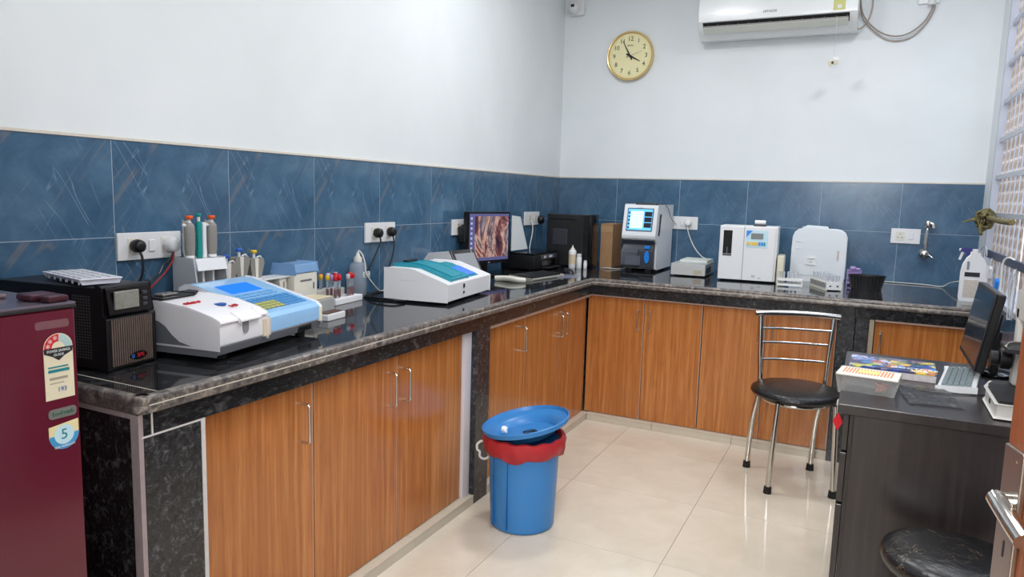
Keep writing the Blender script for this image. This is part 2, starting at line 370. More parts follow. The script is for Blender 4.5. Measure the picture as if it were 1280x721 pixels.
# ------------------------------------------------------------ counters
ct = thing('countertop', 'L-shaped black granite counter running along the left and back walls', 'counter', (0, 0, 0))
YE = -3.981; e = .024
box('slab', ct, (.004, DL - e), (YE + e, -.004), (H - .036, H), GR_TOP, .0005)
box('slab', ct, (DL - e, W - .001), (-DB + e, -.004), (H - .036, H), GR_TOP, .0005)
def nose_prof():   # (u outward, v up)
    pts = [(0, -.042)]
    for k in range(7): a = -PI / 2 + k * PI / 2 / 6; pts.append((e - .010 + .010 * math.cos(a), -.032 + .010 * math.sin(a)))
    pts.append((e, -.022)); pts.append((e - .0015, -.0205)); pts.append((e, -.019))
    for k in range(1, 7): a = k * PI / 2 / 6; pts.append((e - .010 + .010 * math.cos(a), -.011 + .011 * math.sin(a)))
    pts.append((0, 0)); return pts
NPR = nose_prof()
prism('edge_nosing', ct, [(DL - e + u, H + v) for u, v in NPR], (YE + e, -DB + e), NOSE, 0, 'y')
prism('edge_nosing', ct, [(-DB + e - u, H + v) for u, v in NPR], (DL - e, W - .001), NOSE, 0, 'x')
prism('edge_nosing', ct, [(YE + e - u, H + v) for u, v in NPR], (.004, DL - e), NOSE, 0, 'x')
lathe('corner_nosing', ct, [(0, -.042)] + NPR[1:-1] + [(0, 0)], NOSE, (DL - e, YE + e, H), 24)
JL = mat('pale_joint_filler', (196, 188, 174), .6, noise=.15, nscale=50)
tube('joint_line', ct, [(DL - .0012, YE + e, H - .0205), (DL - .0012, -DB, H - .0205)], .0022, JL, smooth=False, seg=6)
tube('joint_line', ct, [(DL, -DB + .0012, H - .0205), (W, -DB + .0012, H - .0205)], .0022, JL, smooth=False, seg=6)
box('joint_line', ct, (.02, DL - e), (YE + .062, YE + .065), (H - .001, H + .0004), JL, 0)
# aprons, pillars, end panels
ap = .02
box('apron_panel', ct, (PL - ap, PL), (YE + .045, -PB - .002), (HB, H - .042), GR_FACE, .001)
box('apron_panel', ct, (PL - ap, PL), (YE + .018, YE + .041), (HB, H - .042), GR_FACE, .001)
box('apron_panel', ct, (PL - ap, 2.06), (-PB, -PB + ap), (HB, H - .042), GR_FACE, .001)
box('apron_panel', ct, (2.062, W - .001), (-PB, -PB + ap), (HB, H - .042), GR_FACE, .001)
parts('grout_line', ct, [((PL - .003, PL + .002), (YE + .041, YE + .045), (HB, H - .044)), ((PL - .01, PL + .0018), (YE + .015, -3.79), (HB - .004, HB))], WHITEG)
box('end_panel', ct, (.0, PL - .026), (YE + .012, YE + .035), (0, H - .042), GR_FACE, .001)
parts('corner_strip', ct, [((PL - .026, PL + .001), (YE + .008, YE + .020), (0, H - .044)), ((.0, PL - .02), (YE + .007, YE + .013), (H - .055, H - .043))], mat('pinkish_grout_strip', (160, 146, 146), .6, noise=.2, nscale=40))
box('pillar_panel', ct, (DR - .01, PL), (YE + .022, -3.802), (0, HB - .004), GR_PIL, .001)
box('grout_line', ct, (DR, PL + .001), (-3.802, -3.790), (0, HB - .002), WHITEG, 0)
box('pillar_panel', ct, (DR - .01, PL), (-2.395, -2.275), (0, HB - .002), GR_PIL, .001)
box('white_strip', ct, (DR - .01, DR + .012), (-2.452, -2.397), (ZL, HB), STRIP, .001)
box('pillar_panel', ct, (1.985, 2.065), (-PB, -DRB + .01), (0, HB - .002), GR_PIL, .001)
box('pillar_panel', ct, (2.068, 2.128), (-PB, -DRB + .01), (0, HB - .002), GR_PIL, .001)
box('grout_line', ct, (2.13, 2.152), (-PB + .004, -DRB + .01), (0, HB - .002), mat('stained_grout', (150, 136, 116), .7, noise=.25, nscale=30), 0)
boxes('top_rail', ct, [((DR - .01, PL - .004), (-2.27, -DRB - .003), (HB - .014, HB - .001)), ((DR, 1.98), (-PB + .004, -DRB + .01), (HB - .008, HB - .001)), ((2.155, W), (-PB + .004, -DRB + .01), (HB - .01, HB - .001))], mat('pale_brown_rail', (170, 140, 122), .5))
# skirting
for nm, segs in (('baseboard_left', [(-3.79, -3.3), (-3.298, -2.85), (-2.848, -2.397)]), ('baseboard_left.001', [(-2.273, -1.9), (-1.898, -1.45), (-1.448, -PB + .03)])):
    b_ = structure(box('baseboard_left', None, (.3, PL - .012), (segs[0][0], segs[-1][1]), (0, ZL - .004), SKIRT, 0))
    for a, c in segs:
        box('skirting_tile', b_, (PL - .012, PL), (a, c), (0, ZL - .005), SKIRT, .001); box('ledge_tile', b_, (.32, PL + .002), (a, c), (ZL - .004, ZL), SKIRT, .001)
b_ = structure(box('baseboard_back', None, (.66, 1.98), (-PB + .012, -.7), (0, ZL - .004), SKIRT, 0))
for a, c in ((.652, 1.05), (1.052, 1.5), (1.502, 1.93), (1.932, 1.983)):
    box('skirting_tile', b_, (a, c), (-PB, -PB + .012), (0, ZL - .005), SKIRT, .001); box('ledge_tile', b_, (a, c), (-PB - .002, -.72), (ZL - .004, ZL), SKIRT, .001)
# cabinets: local front = -y
def handle_bm(L=.118):
    bm = bmesh.new(); z0, z1 = -L / 2, L / 2
    add_tube(bm, [(0, 0, z1), (0, -.022, z1), (0, -.029, z1 - .004), (0, -.031, z1 - .012), (0, -.031, z0 + .012), (0, -.029, z0 + .004), (0, -.022, z0), (0, 0, z0)], .0042, seg=8, n=3)
    return bm
H_ME = None
def handle(parent, x, z, y=-.018):
    global H_ME
    if H_ME is None: o = obj('handle', handle_bm(), CHROME, parent); H_ME = o
    else: o = H_ME.copy(); C.objects.link(o); o.parent = parent
    o.location = (x, y, z); return o
CARC = mat('cabinet_interior_board', (96, 60, 36), .6); EDGE = mat('silver_edge_band', (206, 190, 178), .3, .3)
def cabinet(label, loc, rz, w_, doors, d_=.45, z0=ZL, z1=HB - .012, group='wood veneer base cabinets'):
    t = thing('base_cabinet', label, 'cabinet', loc, rz, group)
    box('body', t, (.002, w_ - .002), (.0, d_), (z0 + .001, z1), CARC, 0)
    for x0, x1, hs in doors:
        dr = box('door', t, (x0 + .003, x1 - .003), (-.018, -.001), (z0 + .003, z1 - .002), WOOD, .001)
        box('edge_band', dr, (x1 - .003, x1 - .0005) if hs != 'r0' else (x0, x0 + .0025), (-.0175, -.002), (z0 + .004, z1 - .003), EDGE, 0)
        if hs == 'r': handle(dr, x1 - .05, .64)
        elif hs == 'l': handle(dr, x0 + .035, .64)
        elif hs == 'r2': handle(dr, x1 - .03, .634)
        elif hs == 'l2': handle(dr, x0 + .042, .634)
        elif hs == 'd': handle(dr, x0 + .03, .64)
    return t
Q = PI / 2
cabinet('single door wooden cabinet nearest the fridge', (DR - .018, -3.788, 0), Q, .428, [(0, .428, 'r')])
cabinet('double door wooden cabinet under the blue and white analyzer', (DR - .018, -3.358, 0), Q, .903, [(0, .442, 'r'), (.442, .903, 'l')])
cabinet('three door wooden cabinet behind the blue bin', (DR - .018, -2.272, 0), Q, 1.292, [(0, .436, 'r'), (.436, .883, 'r2'), (.883, 1.290, 'l')])
cabinet('double door cabinet in the inner corner, under the blood analyzer', (.620, -DRB + .018, 0), 0, .6765, [(0, .3437, 'r2'), (.3437, .6765, 'l2')])
cabinet('wooden cabinet behind the chair, under the white jerrycan', (1.2985, -DRB + .018, 0), 0, .683, [(0, .3335, 'r2'), (.3335, .683, 'l2')])
cabinet('cabinet at the right end behind the black desk', (2.154, -DRB + .018, 0), 0, W - 2.156, [(0, W - 2.157, 'd')])

# ------------------------------------------------------------ fridge
fx, fy0, fy1, fz = .664, -4.68, -4.112, 1.098
t = thing('refrigerator', 'maroon refrigerator with energy stickers at the left edge', 'fridge', (0, 0, 0))
box('cabinet_body', t, (.06, fx - .055), (fy0, fy1 + .0), (.03, fz - .004), MAROON, .006)
box('door', t, (fx - .045, fx), (fy0, fy1), (.05, fz - .012), MAROON, .007, 3)
box('door_seal', t, (fx - .055, fx - .045), (fy0 + .01, fy1 - .01), (.06, fz - .02), GASKET, 0)
box('top_trim', t, (fx - .05, fx + .002), (fy0, fy1 + .002), (fz - .012, fz - .006), BLKM, .002)
box('top_cover', t, (.06, fx + .001), (fy0, fy1 + .001), (fz - .006, fz), mat('grey_maroon_top', (92, 84, 96), .2), .002)
box('top_panel', t, (.1, fx - .13), (fy0 + .03, fy1 - .055), (fz, fz + .010), mat('dusty_maroon_plastic', (112, 90, 98), .35), .005)
box('hinge_cover', t, (fx - .094, fx - .041), (fy1 - .062, fy1 - .008), (fz, fz + .015), MAROOND, .006, 3)
box('hinge_cover', t, (fx - .038, fx - .004), (fy1 - .05, fy1 - .008), (fz, fz + .014), MAROOND, .005, 3)
parts('foot', t, [((.1, .14), (fy0 + .05, fy0 + .09), (0, .03)), ((.5, .54), (fy0 + .05, fy0 + .09), (0, .03)), ((.1, .14), (fy1 - .09, fy1 - .05), (0, .03)), ((.5, .54), (fy1 - .09, fy1 - .05), (0, .03))], RUBBER)
# local sticker frame on the +x face: u = y, v = z
def face_poly(name, p, pts, m, x0, th=.0006):
    return prism(name, p, pts, (x0, x0 + th), m, 0, 'x')
FT = Matrix(((0, 0, 1, 0), (1, 0, 0, 0), (0, 1, 0, 0), (0, 0, 0, 1)))   # text plane to +x face
def arch(cy, cz, w_, top, bot, n=12):
    r = w_ / 2; return [(cy - r, bot), (cy + r, bot)] + [(cy + r * math.cos(PI * k / n), top - r + r * math.sin(PI * k / n)) for k in range(n + 1)]
STK_Y = -4.151
st = face_poly('energy_sticker', t, arch(STK_Y, 0, .058, 1.038, .905), CREAMST, fx)
rc = 1.009
def ring(name, cy, cz, r0, r1, a0, a1, m, x0):
    pts = [(cy + r1 * math.cos(a0 + (a1 - a0) * k / 8), cz + r1 * math.sin(a0 + (a1 - a0) * k / 8)) for k in range(9)] + [(cy + r0 * math.cos(a1 + (a0 - a1) * k / 8), cz + r0 * math.sin(a1 + (a0 - a1) * k / 8)) for k in range(9)]
    return face_poly(name, st, pts, m, x0, .0004)
ring('red_arc', STK_Y, rc, .013, .0275, PI * .48, PI, REDST, fx + .0006); ring('pale_arc', STK_Y, rc, .013, .0275, 0, PI * .46, mat('pale_blue_print', (170, 196, 196), .5), fx + .0006)
for a in (2.9, 2.4, 1.85): text('star', st, '*', .02, MT(fx + .0012, STK_Y + .021 * math.cos(a), rc - .004 + .021 * math.sin(a)) @ FT, PAPER, .0002)
face_poly('black_banner', st, [(STK_Y - .029, rc), (STK_Y + .029, rc), (STK_Y + .028, rc - .01), (STK_Y + .012, rc - .017), (STK_Y, rc - .026), (STK_Y - .012, rc - .017), (STK_Y - .028, rc - .01)], INK, fx + .0006, .0004)
text('banner_text', st, 'POWER SAVINGS', .0075, MT(fx + .0014, STK_Y, rc - .006) @ FT, PAPER, .0002, sx=.8); text('banner_text', st, 'GUIDE', .007, MT(fx + .0014, STK_Y, rc - .014) @ FT, PAPER, .0002)
parts('printed_line', st, [((fx + .0006, fx + .001), (STK_Y - .022, STK_Y + .018), (rc - .040, rc - .037)), ((fx + .0006, fx + .001), (STK_Y - .022, STK_Y + .02), (rc - .049, rc - .043))], TEALST)
parts('printed_line', st, [((fx + .0006, fx + .001), (STK_Y - .02, STK_Y + .016), (rc - .064, rc - .059)), ((fx + .0006, fx + .001), (STK_Y - .02, STK_Y + .008), (rc - .072, rc - .070))], mat('grey_print', (160, 150, 136), .6))
text('number_print', st, '193', .013, MT(fx + .001, STK_Y + .004, rc - .085) @ FT, BLUEM, .0002)
face_poly('badge', t, rrect(-4.149, .8755, .056, .020, .007), SILVER, fx, .0015)
text('badge_text', t, 'EcoFresh', .0115, MT(fx + .002, -4.149, .8755) @ FT, GREENM, .0003)
wsy = -4.148; wz = .828
ws = face_poly('warranty_sticker', t, [(wsy - .030, wz - .002), (wsy - .030, wz + .022), (wsy + .030, wz + .028), (wsy + .030, wz - .002)] , mat('pale_yellow_sticker', (226, 214, 164), .5), fx)
face_poly('round_seal', t, [(wsy + .030 * math.cos(-PI * k / 16), wz + .002 + .030 * math.sin(-PI * k / 16)) for k in range(17)], CYANST, fx + .0003, .0006)
face_poly('round_seal', t, [(wsy + .020 * math.cos(2 * PI * k / 20), wz + .002 + .020 * math.sin(2 * PI * k / 20)) for k in range(20)], mat('pale_blue_seal', (190, 222, 232), .5), fx + .0004, .0008)
text('seal_text', t, '5', .03, MT(fx + .0014, wsy, wz + .002) @ FT, TEALST, .0003); text('seal_text', t, 'YEAR WARRANTY', .0065, MT(fx + .0014, wsy, wz - .022) @ FT, PAPER, .0002, sx=.8)
face_poly('scuffed_label', t, rrect(-4.160, 1.057, .066, .016, .005), mat('grey_maroon_scuff', (118, 78, 84), .5, noise=.2, nscale=60), fx, .0003)

# ------------------------------------------------------------ UPS + well tray
t = thing('power_backup_unit', 'black tower UPS with a ribbed front on the counter by the fridge', 'UPS', (.4036, -3.870, H), Q + .12)
uw, ud, uh = .150, .372, .214
box('body', t, (0, uw), (.012, ud), (.004, uh), BLK, .003)
prism('front_panel', t, [(.012, 0), (.0, .004), (0, .135), (.012, .14), (.012, uh + .001), (.02, uh + .003), (.03, uh + .003), (.03, 0)], (-.002, uw + .002), BLK, .002)
bm = bmesh.new()
for k in range(19): add_box(bm, (.013 + k * .0068, .0164 + k * .0068), (-.003, .001), (.012, .132))
obj('ribbed_grille', bm, mat('worn_ribs', (108, 92, 84), .5, noise=.3, nscale=60), t)
prism('display_bezel', t, [(-.004, .145), (.012, .145), (.012, uh - .003), (.006, uh - .003)], (.006, uw - .006), BLKG, .002)
dm = (.004, .152)
box('display', t, (.024, .098), (-.0065, 0), (.157, .203), mat('silver_lcd', (150, 150, 142), .15, .2, noise=.3, nscale=70), .002, M=MT(0, .0, 0))
parts('button', t, [((.114, .128), (-.003, .004), (.188, .196)), ((.114, .128), (-.003, .004), (.172, .18)), ((.114, .128), (-.003, .004), (.158, .166))], DGREY, .001)
lathe('logo_badge', t, [(0, 0), (.027, 0), (.027, .002), (0, .002)], BLKG, (0, 0, 0), 24, MT(.093, -.001, .028) @ RX(PI / 2) @ Matrix.Diagonal((1, .42, 1, 1)))
text('logo', t, 'BPE', .015, MT(.099, -.0036, .028) @ FRONTF, REDM, .0006); box('logo_mark', t, (.070, .079), (-.004, -.002), (.023, .033), BLUEM, 0)
bm = bmesh.new()
for i in range(7):
    for j in range(22): add_box(bm, (-.0012, .0), (.052 + i * .009, .056 + i * .009), (.03 + j * .0075, .0335 + j * .0075))
o = obj('vent_holes', bm, mat('vent_speckle', (84, 84, 80), .5), t); o['kind'] = 'stuff'
t = thing('white_tray', 'white moulded plastic tray resting on the black UPS', 'tray', (.234, -3.816, H + uh + .0035), Q + .12 - .33)
TW = mat('white_tray_plastic', (222, 224, 236), .35)
bm = bmesh.new(); add_prism(bm, [(-.043, .004), (.043, .004), (.048, .013), (-.048, .013)], (-.115, .115), 'y')
obj('tray_body', bm, TW, t, .003)
box('rim', t, (-.052, .052), (-.12, .12), (.013, .016), TW, .0015)
bm = bmesh.new()
for i in range(4):
    for j in range(7): add_box(bm, (-.044 + i * .023, -.025 + i * .023), (-.108 + j * .0315, -.082 + j * .0315), (.0155, .0185))
obj('pocket', bm, LGREY, t, .002)['kind'] = 'stuff'
for j in range(6): parts('support_rib', t, [((-.047, -.044), (-.10 + j * .038, -.094 + j * .038), (0, .013)), ((.044, .047), (-.10 + j * .038, -.094 + j * .038), (0, .013))], TW)

# ------------------------------------------------------------ analyzer (white/blue) on left counter
t = thing('chemistry_analyzer', 'white analyzer with light blue film over its screen and keypad', 'lab analyzer', (.555, -3.645, H), Q + .145)
L, Dp, X0 = .472, .31, -.02; LW = .188
AW = mat('analyzer_white', (236, 235, 238), .3)
prism('base', t, [(.008, .02), (.0, .046), (Dp, .046), (Dp, .025), (Dp - .03, .02)], (X0 + .002, L - .002), MGREY, .003)
prism('side_skirt', t, [(.10, .044), (.125, .050), (.15, .068), (.172, .09), (.195, .102), (Dp - .005, .104), (Dp - .005, .044)], (X0 - .002, X0 + .012), MGREY, .002)
prism('left_housing', t, [(.0, .043), (.0, .104), (.02, .118), (.10, .138), (.20, .148), (Dp - .02, .146), (Dp, .138), (Dp, .045)], (X0, LW), AW, .008, seg=3)
prism('lid', t, [(-.006, .106), (-.004, .114), (.02, .125), (.10, .1455), (.20, .156), (.275, .154), (.275, .146), (.2, .148), (.10, .138), (.02, .118)], (X0 + .004, LW - .003), AW, .003)
prism('lid_latch', t, [(-.012, .102), (-.012, .109), (.02, .127), (.02, .120)], (.06, .15), AW, .002)
prism('latch_slot', t, [(.082, .102), (.082, .076), (.086, .069), (.094, .066), (.102, .069), (.106, .076), (.106, .102)], (-.0025, .002), mat('grey_slot', (140, 140, 146), .5), .0, 'y')
prism('rear_tray', t, [(.20, .156), (.19, .162), (.265, .164), (.27, .156)], (X0 + .01, .12), BLK, .002); box('cuvette_well', t, (.02, .08), (.215, .25), (.163, .170), mat('steel_well', (150, 148, 142), .25, .7), .003)
prism('rear_tray', t, [(.235, .156), (.235, .161), (.27, .162), (.27, .156)], (.12, LW - .01), BLK, .001)
prism('right_housing', t, [(.0, .043), (.0, .092), (.012, .102), (.26, .168), (Dp - .02, .170), (Dp, .160), (Dp, .045)], (LW + .001, L), AW, .006, seg=3)
fa = math.atan2(.066, .248)
film = prism('plastic_film', t, [(-.003, .050), (-.003, .0935), (.0105, .1045), (.2595, .1708), (.30, .172), (.30, .169), (.26, .168), (.012, .1015), (.0005, .092), (.0005, .050)], (LW + .014, L - .012), SKYB, .001)
SL = MT(0, .012, .102) @ RX(fa); KX = LW + .03
box('screen', film, (KX + .03, KX + .175), (.160, .228), (.003, .0045), mat('lit_blue_screen', (24, 110, 240), .2, emit=.5), 0, M=SL)
bm = bmesh.new()
for i in range(10):
    for j in range(5): add_box(bm, (KX + i * .0225, KX + .0195 + i * .0225), (.022 + j * .017, .036 + j * .017), (.003, .0055), SL)
kp = obj('keypad', bm, mat('key_blue', (74, 140, 196), .4), film, 0); kp['kind'] = 'stuff'
for i in range(5):
    for j in range(3): box('yellow_key', film, (KX + i * .0225, KX + .0195 + i * .0225), (.022 + j * .017, .036 + j * .017), (.0032, .006), mat('key_olive', (176, 176, 96), .4) if i + j == 0 else bpy.data.materials['key_olive'], 0, M=SL)
for i in range(6):
    for j in range(2): box('function_key', film, (KX + i * .034, KX + .026 + i * .034), (.118 + j * .018, .126 + j * .018), (.003, .005), mat('key_pale_blue', (96, 160, 210), .4) if i + j == 0 else bpy.data.materials['key_pale_blue'], 0, M=SL)
box('tape', t, (LW - .018, LW + .0145), (-.0045, .002), (.043, .094), mat('cream_tape', (224, 206, 180), .6), .0005)
box('tape', t, (L - .014, L + .002), (-.0045, .002), (.043, .09), mat('yellow_white_tape', (228, 222, 200), .6), .0005)
for k in range(9): box('vent_slot', t, (L - .12 + k * .008, L - .116 + k * .008), (.001, .006), (.024, .044), BLK, 0)
for x, y in ((.05, .05), (L - .06, .04), (.05, Dp - .05), (L - .06, Dp - .05)): cyl('rubber_foot', t, .016, .022, RUBBER, (x, y, 0))
text('logo', t, 'micro', .026, MT(.035, .13, .1515) @ RX(.14), REDM, .0016); lathe('logo_disc', t, [(0, 0), (.017, 0), (.017, .004), (0, .004)], BLUEM, (.095, .085, .1405)); text('logo', t, 'LAB', .018, MT(.115, .055, .1385) @ RX(.2), REDM, .0016)

# ------------------------------------------------------------ pipette stand + pipettes
t = thing('pipette_stand', 'light grey plastic pipette stand behind the blue and white analyzer', 'stand', (.10, -3.315, H), Q)
for x in (-.066, .060):
    prism('side_plate', t, [(-.075, 0), (.06, 0), (.06, .238), (-.035, .238)], (x, x + .006), LGREY, .001)
box('top_shelf', t, (-.060, .06), (-.034, .058), (.225, .235), WPL, .001); box('back_plate', t, (-.060, .06), (.052, .058), (.0, .225), LGREY, .001)
prism('front_fascia', t, [(-.052, .198), (-.046, .198), (-.033, .235), (-.040, .235)], (-.060, .06), WPL, .001)
parts('divider', t, [((-.024, -.016), (-.03, .05), (.0, .225)), ((.016, .024), (-.03, .05), (0, .225))], WPL, .001)
box('base', t, (-.066, .066), (-.08, .06), (0, .006), LGREY, .001)
def pipette(loc, label, knob, grip, thin=False, tilt=0):
    t = thing('pipette', label, 'pipette', loc, Q, rot=(0, tilt, Q)); t.scale = (.82, .85, .95)
    if thin:
        lathe('handle', t, [(.0, 0), (.0105, .002), (.0115, .12), (.009, .128), (0, .13)], grip, (0, 0, 0)); box('side_panel', t, (.012, .03), (-.01, .01), (.0, .125), WPL, .003)
        lathe('plunger', t, [(.006, .128), (.006, .145)], WPL); lathe('knob', t, disc_prof(.0105, .012, .002), knob, (0, 0, .144))
    else:
        bm = bmesh.new(); add_lathe(bm, [(0, 0), (.018, .002), (.0215, .03), (.0225, .08), (.021, .107), (.014, .116), (0, .118)], seg=20, sy=.8); obj('handle', bm, grip, t)
        lathe('collar', t, disc_prof(.0185, .012, .002), WPL, (0, 0, -.005), sy=.8)
        prism('spine', t, [(.0, .004), (.0, .118), (.024, .124), (.026, .02), (.02, .004)], (-.010, .010), WPL2, .003)
        tube('finger_rest', t, [(-.018, 0, .108), (-.03, -.004, .111), (-.034, -.004, .107)], .005, WPL, seg=8)
        lathe('plunger', t, [(.006, .115), (.006, .13)], WPL); lathe('knob', t, [(.008, 0), (.0145, .006), (.0145, .012), (.013, .014), (0, .014)], knob, (0, 0, .128))
    return t
zt = H + .235 + .006
pipette((.10, -3.362, zt), 'grey pipette with orange knob, nearest the wall socket', ORANGE, TAUPE)
pipette((.10, -3.325, zt - .006), 'slim teal pipette between two grey ones', TEALG, TEALG, True)
pipette((.10, -3.272, zt), 'grey pipette with orange knob, far side of the teal one', ORANGE, TAUPE)
def grey_gun(y, x, label, knob, tilt, z):
    t = thing('pipette', label, 'pipette', (x, y, z), rot=(tilt, 0, Q), group='grey pipettes in the low rack')
    bm = bmesh.new(); add_prism(bm, [(-.008, 0), (.008, 0), (.022, .04), (.034, .08), (.030, .095), (-.022, .095), (-.026, .08), (-.02, .04)], (-.014, .014), 'y'); obj('handle', bm, TAUPE, t, .004, 3)
    prism('rib', t, [(-.004, .02), (.004, .02), (.008, .098), (-.008, .098)], (-.015, -.011), WPL2, .001, 'y')
    lathe('shaft', t, [(.006, -.10), (.006, 0)], WPL2)
    lathe('plunger', t, [(.005, .098), (.005, .118)], WPL); lathe('knob', t, disc_prof(.011, .011, .002), knob, (0, 0, .117))
    tube('finger_hook', t, [(.012, 0, .1), (.03, 0, .104), (.038, 0, .094)], .003, WPL, seg=6)
grey_gun(-3.205, .09, 'grey pipette with blue knob beside the tall stand', BLUECAP, 0, H + .110)
grey_gun(-3.138, .08, 'grey pipette with blue knob, middle of the low rack', BLUECAP, .0, H + .128)
grey_gun(-3.068, .08, 'grey pipette with yellow knob', YELLOW, .0, H + .118)
t = thing('low_pipette_rack', 'low grey rack holding three pipettes behind the analyzer', 'rack', (.085, -3.13, H), Q)
box('top_plate', t, (-.12, .12), (-.04, .04), (.10, .106), LGREY, .001); parts('leg', t, [((-.12, -.114), (-.04, .04), (0, .1)), ((.114, .12), (-.04, .04), (0, .1))], LGREY); box('base', t, (-.12, .12), (-.045, .045), (-.0, .005), LGREY, .001)

# ------------------------------------------------------------ things between the analyzers
t = thing('tip_box', 'white tip box with a blue lid, against the blue tiles', 'box', (.098, -2.875, H), Q + .1)
box('box_body', t, (-.072, .072), (-.05, .05), (0, .150), WPL2, .003); prism('lid', t, [(-.054, .151), (-.046, .186), (.046, .186), (.054, .151)], (-.073, .073), TRANSBLUE, .005)
box('label_print', t, (-.035, .035), (-.0512, -.05), (.118, .125), MGREY, 0); box('side_tab', t, (.045, .052), (-.0515, -.05), (.085, .11), MGREY, 0)
t = thing('white_carton', 'small cream carton to the left of the blue lidded tip box', 'box', (.10, -2.982, H), Q + .1)
box('carton_body', t, (-.02, .02), (-.035, .035), (0, .14), WPL2, .002); parts('tab', t, [((-.028, -.022), (-.0365, -.035), (.1, .125)), ((.0, .006), (-.0365, -.035), (.1, .125))], mat('tan_print', (150, 140, 120), .5)); box('flap', t, (-.11, .04), (-.04, .04), (.140, .145), WPL, .001)
t = thing('sample_box', 'frosted plastic box with yellowish tray behind the analyzer corner', 'box', (.222, -2.915, H), Q + .12)
box('box_body', t, (-.07, .07), (-.05, .05), (0, .062), FROST, .004); box('tray', t, (-.064, .064), (-.044, .044), (.0625, .068), mat('yellowish_tray', (214, 200, 168), .5, noise=.15), .002)
t = thing('white_dish', 'low white dish lying at the right foot of the analyzer', 'dish', (.33, -2.935, H), Q + .12)
box('dish_body', t, (-.07, .045), (-.03, .03), (0, .024), WPL, .003); box('dark_strip', t, (-.065, .04), (-.022, .022), (.0242, .027), mat('brown_strip', (90, 66, 56), .5), .001)
# foam rack with tubes
rk = thing('foam_tube_rack', 'white foam rack holding blood sample tubes', 'rack', (.110, -2.605, H), Q + .1)
box('foam_block', rk, (-.1, .1), (-.035, .035), (0, .026), mat('white_foam', (232, 232, 236), .8), .003)
proto_t = None
def blood_tube(p, cap, label, z0=H + .0275, tl=.075, blood=True, group='blood tubes in the white foam rack'):
    t = thing('sample_tube', label, 'test tube', (p[0], p[1], z0), 0, group)
    lathe('tube_body', t, [(0, 0), (.0045, .001), (.0062, .006), (.0062, tl)], CLEAR, (0, 0, 0), 12)
    if blood: lathe('blood', t, [(0, .001), (.0052, .005), (.0052, tl * .5), (0, tl * .5)], BLOOD, (0, 0, 0), 10)
    lathe('cap', t, disc_prof(.0085, .02, .002), cap, (0, 0, tl - .002), 14)
    return t
cr, sr = math.cos(.1), math.sin(.1)
def rp(u, v):  # rack local -> world
    a = Q + .1; return (.110 + u * math.cos(a) - v * math.sin(a), -2.605 + u * math.sin(a) + v * math.cos(a))
rowcol = [(-.085, -.02, REDP), (-.07, -.012, REDP), (-.055, -.02, REDP), (-.035, .012, REDP), (-.01, .014, REDP), (.03, -.015, REDP), (.045, -.02, REDP), (.06, .0, REDP), (.075, .012, ORANGE), (-.085, .018, YELLOW), (-.06, .016, PURPLE), (.012, -.018, LGREY)]
desc = {REDP: 'red', ORANGE: 'orange', YELLOW: 'yellow', PURPLE: 'purple', LGREY: 'grey', BLUECAP: 'blue'}
for u, v_, cm in rowcol:
    n_same = sum(1 for r in rowcol if r[2] is cm)
    blood_tube(rp(u, v_), cm, '%s capped blood tube standing in the white foam rack' % desc[cm], group='blood tubes in the white foam rack')
# second row of caps behind, tubes in a back rack
rk2 = thing('tube_rack', 'pale tube rack against the wall behind the red capped tubes', 'rack', (.042, -2.63, H), Q)
box('rack_body', rk2, (-.085, .085), (-.03, .03), (0, .055), WPL2, .003)
for k, cm in enumerate([BLUECAP, YELLOW, REDP, LGREY, PURPLE, REDP, LGREY]):
    blood_tube((.042 + (k % 2) * .016 - .008, -2.697 + k * .0225), cm, '%s capped tube in the rack against the wall' % desc[cm], H + .0565, .045, False, 'tubes in the back rack')
# wash bottle
t = thing('wash_bottle', 'clear squeeze wash bottle with white cap and bent spout', 'bottle', (.06, -2.44, H), Q)
WBOT = mat('translucent_bottle', (188, 200, 214), .25, trans=.55, ior=1.15)
lathe('bottle_body', t, [(0, 0), (.036, .001), (.039, .006), (.039, .135), (.034, .148), (.018, .158), (.016, .162)], WBOT, (0, 0, 0), 24)
lathe('cap', t, [(.0185, .158), (.0185, .175), (.01, .184), (.004, .205), (0, .205)], WPL2, (0, 0, 0), 18)
box('label', t, (-.012, .034), (-.0405, -.0375), (.09, .115), PAPER, .0005); text('label_text', t, 'DEION', .011, MT(.011, -.041, .108) @ FRONTF, INK, .0003); text('label_text', t, 'WATER', .011, MT(.011, -.041, .096) @ FRONTF, INK, .0003)
tube('spout', t, [(0, 0, .20), (-.004, -.008, .208), (-.006, -.03, .19), (-.003, -.042, .15), (.0, -.043, .11), (.02, -.046, .085), (.06, -.05, .045), (.10, -.05, .02), (.16, -.04, .022)], .003, WPL2, seg=8)

# ------------------------------------------------------------ analyzer 2 (teal lid)
t = thing('teal_lid_analyzer', 'white box analyzer with teal lid and small blue display', 'lab analyzer', (.522, -2.432, H), Q + .115)
L2, D2 = .487, .30
prism('housing', t, [(0, .014), (0, .088), (.16, .142), (.20, .145), (D2, .145), (D2, .014)], (0, L2), mat('off_white_metal', (226, 226, 228), .4), .003)
sa = math.atan2(.050, .20)
prism('teal_lid', t, [(.015, .094), (.015, .106), (.15, .150), (.20, .158), (D2 - .01, .158), (D2 - .01, .144), (.20, .144), (.16, .141)], (.07, .25), TEAL, .004)
prism('lid_ridge', t, [(.025, .109), (.025, .113), (.15, .154), (.20, .162), (D2 - .03, .162), (D2 - .03, .157)], (.10, .215), TEAL, .002)
prism('display_surround', t, [(.02, .094), (.02, .098), (.155, .1435), (.19, .1475), (.19, .144), (.16, .141)], (.26, .38), TEAL, .001)
box('display', t, (.27, .37), (.03, .12), (.006, .009), mat('lit_blue_display', (60, 110, 235), .2, emit=.5), .001, M=MT(0, .0, .088) @ RX(.325))
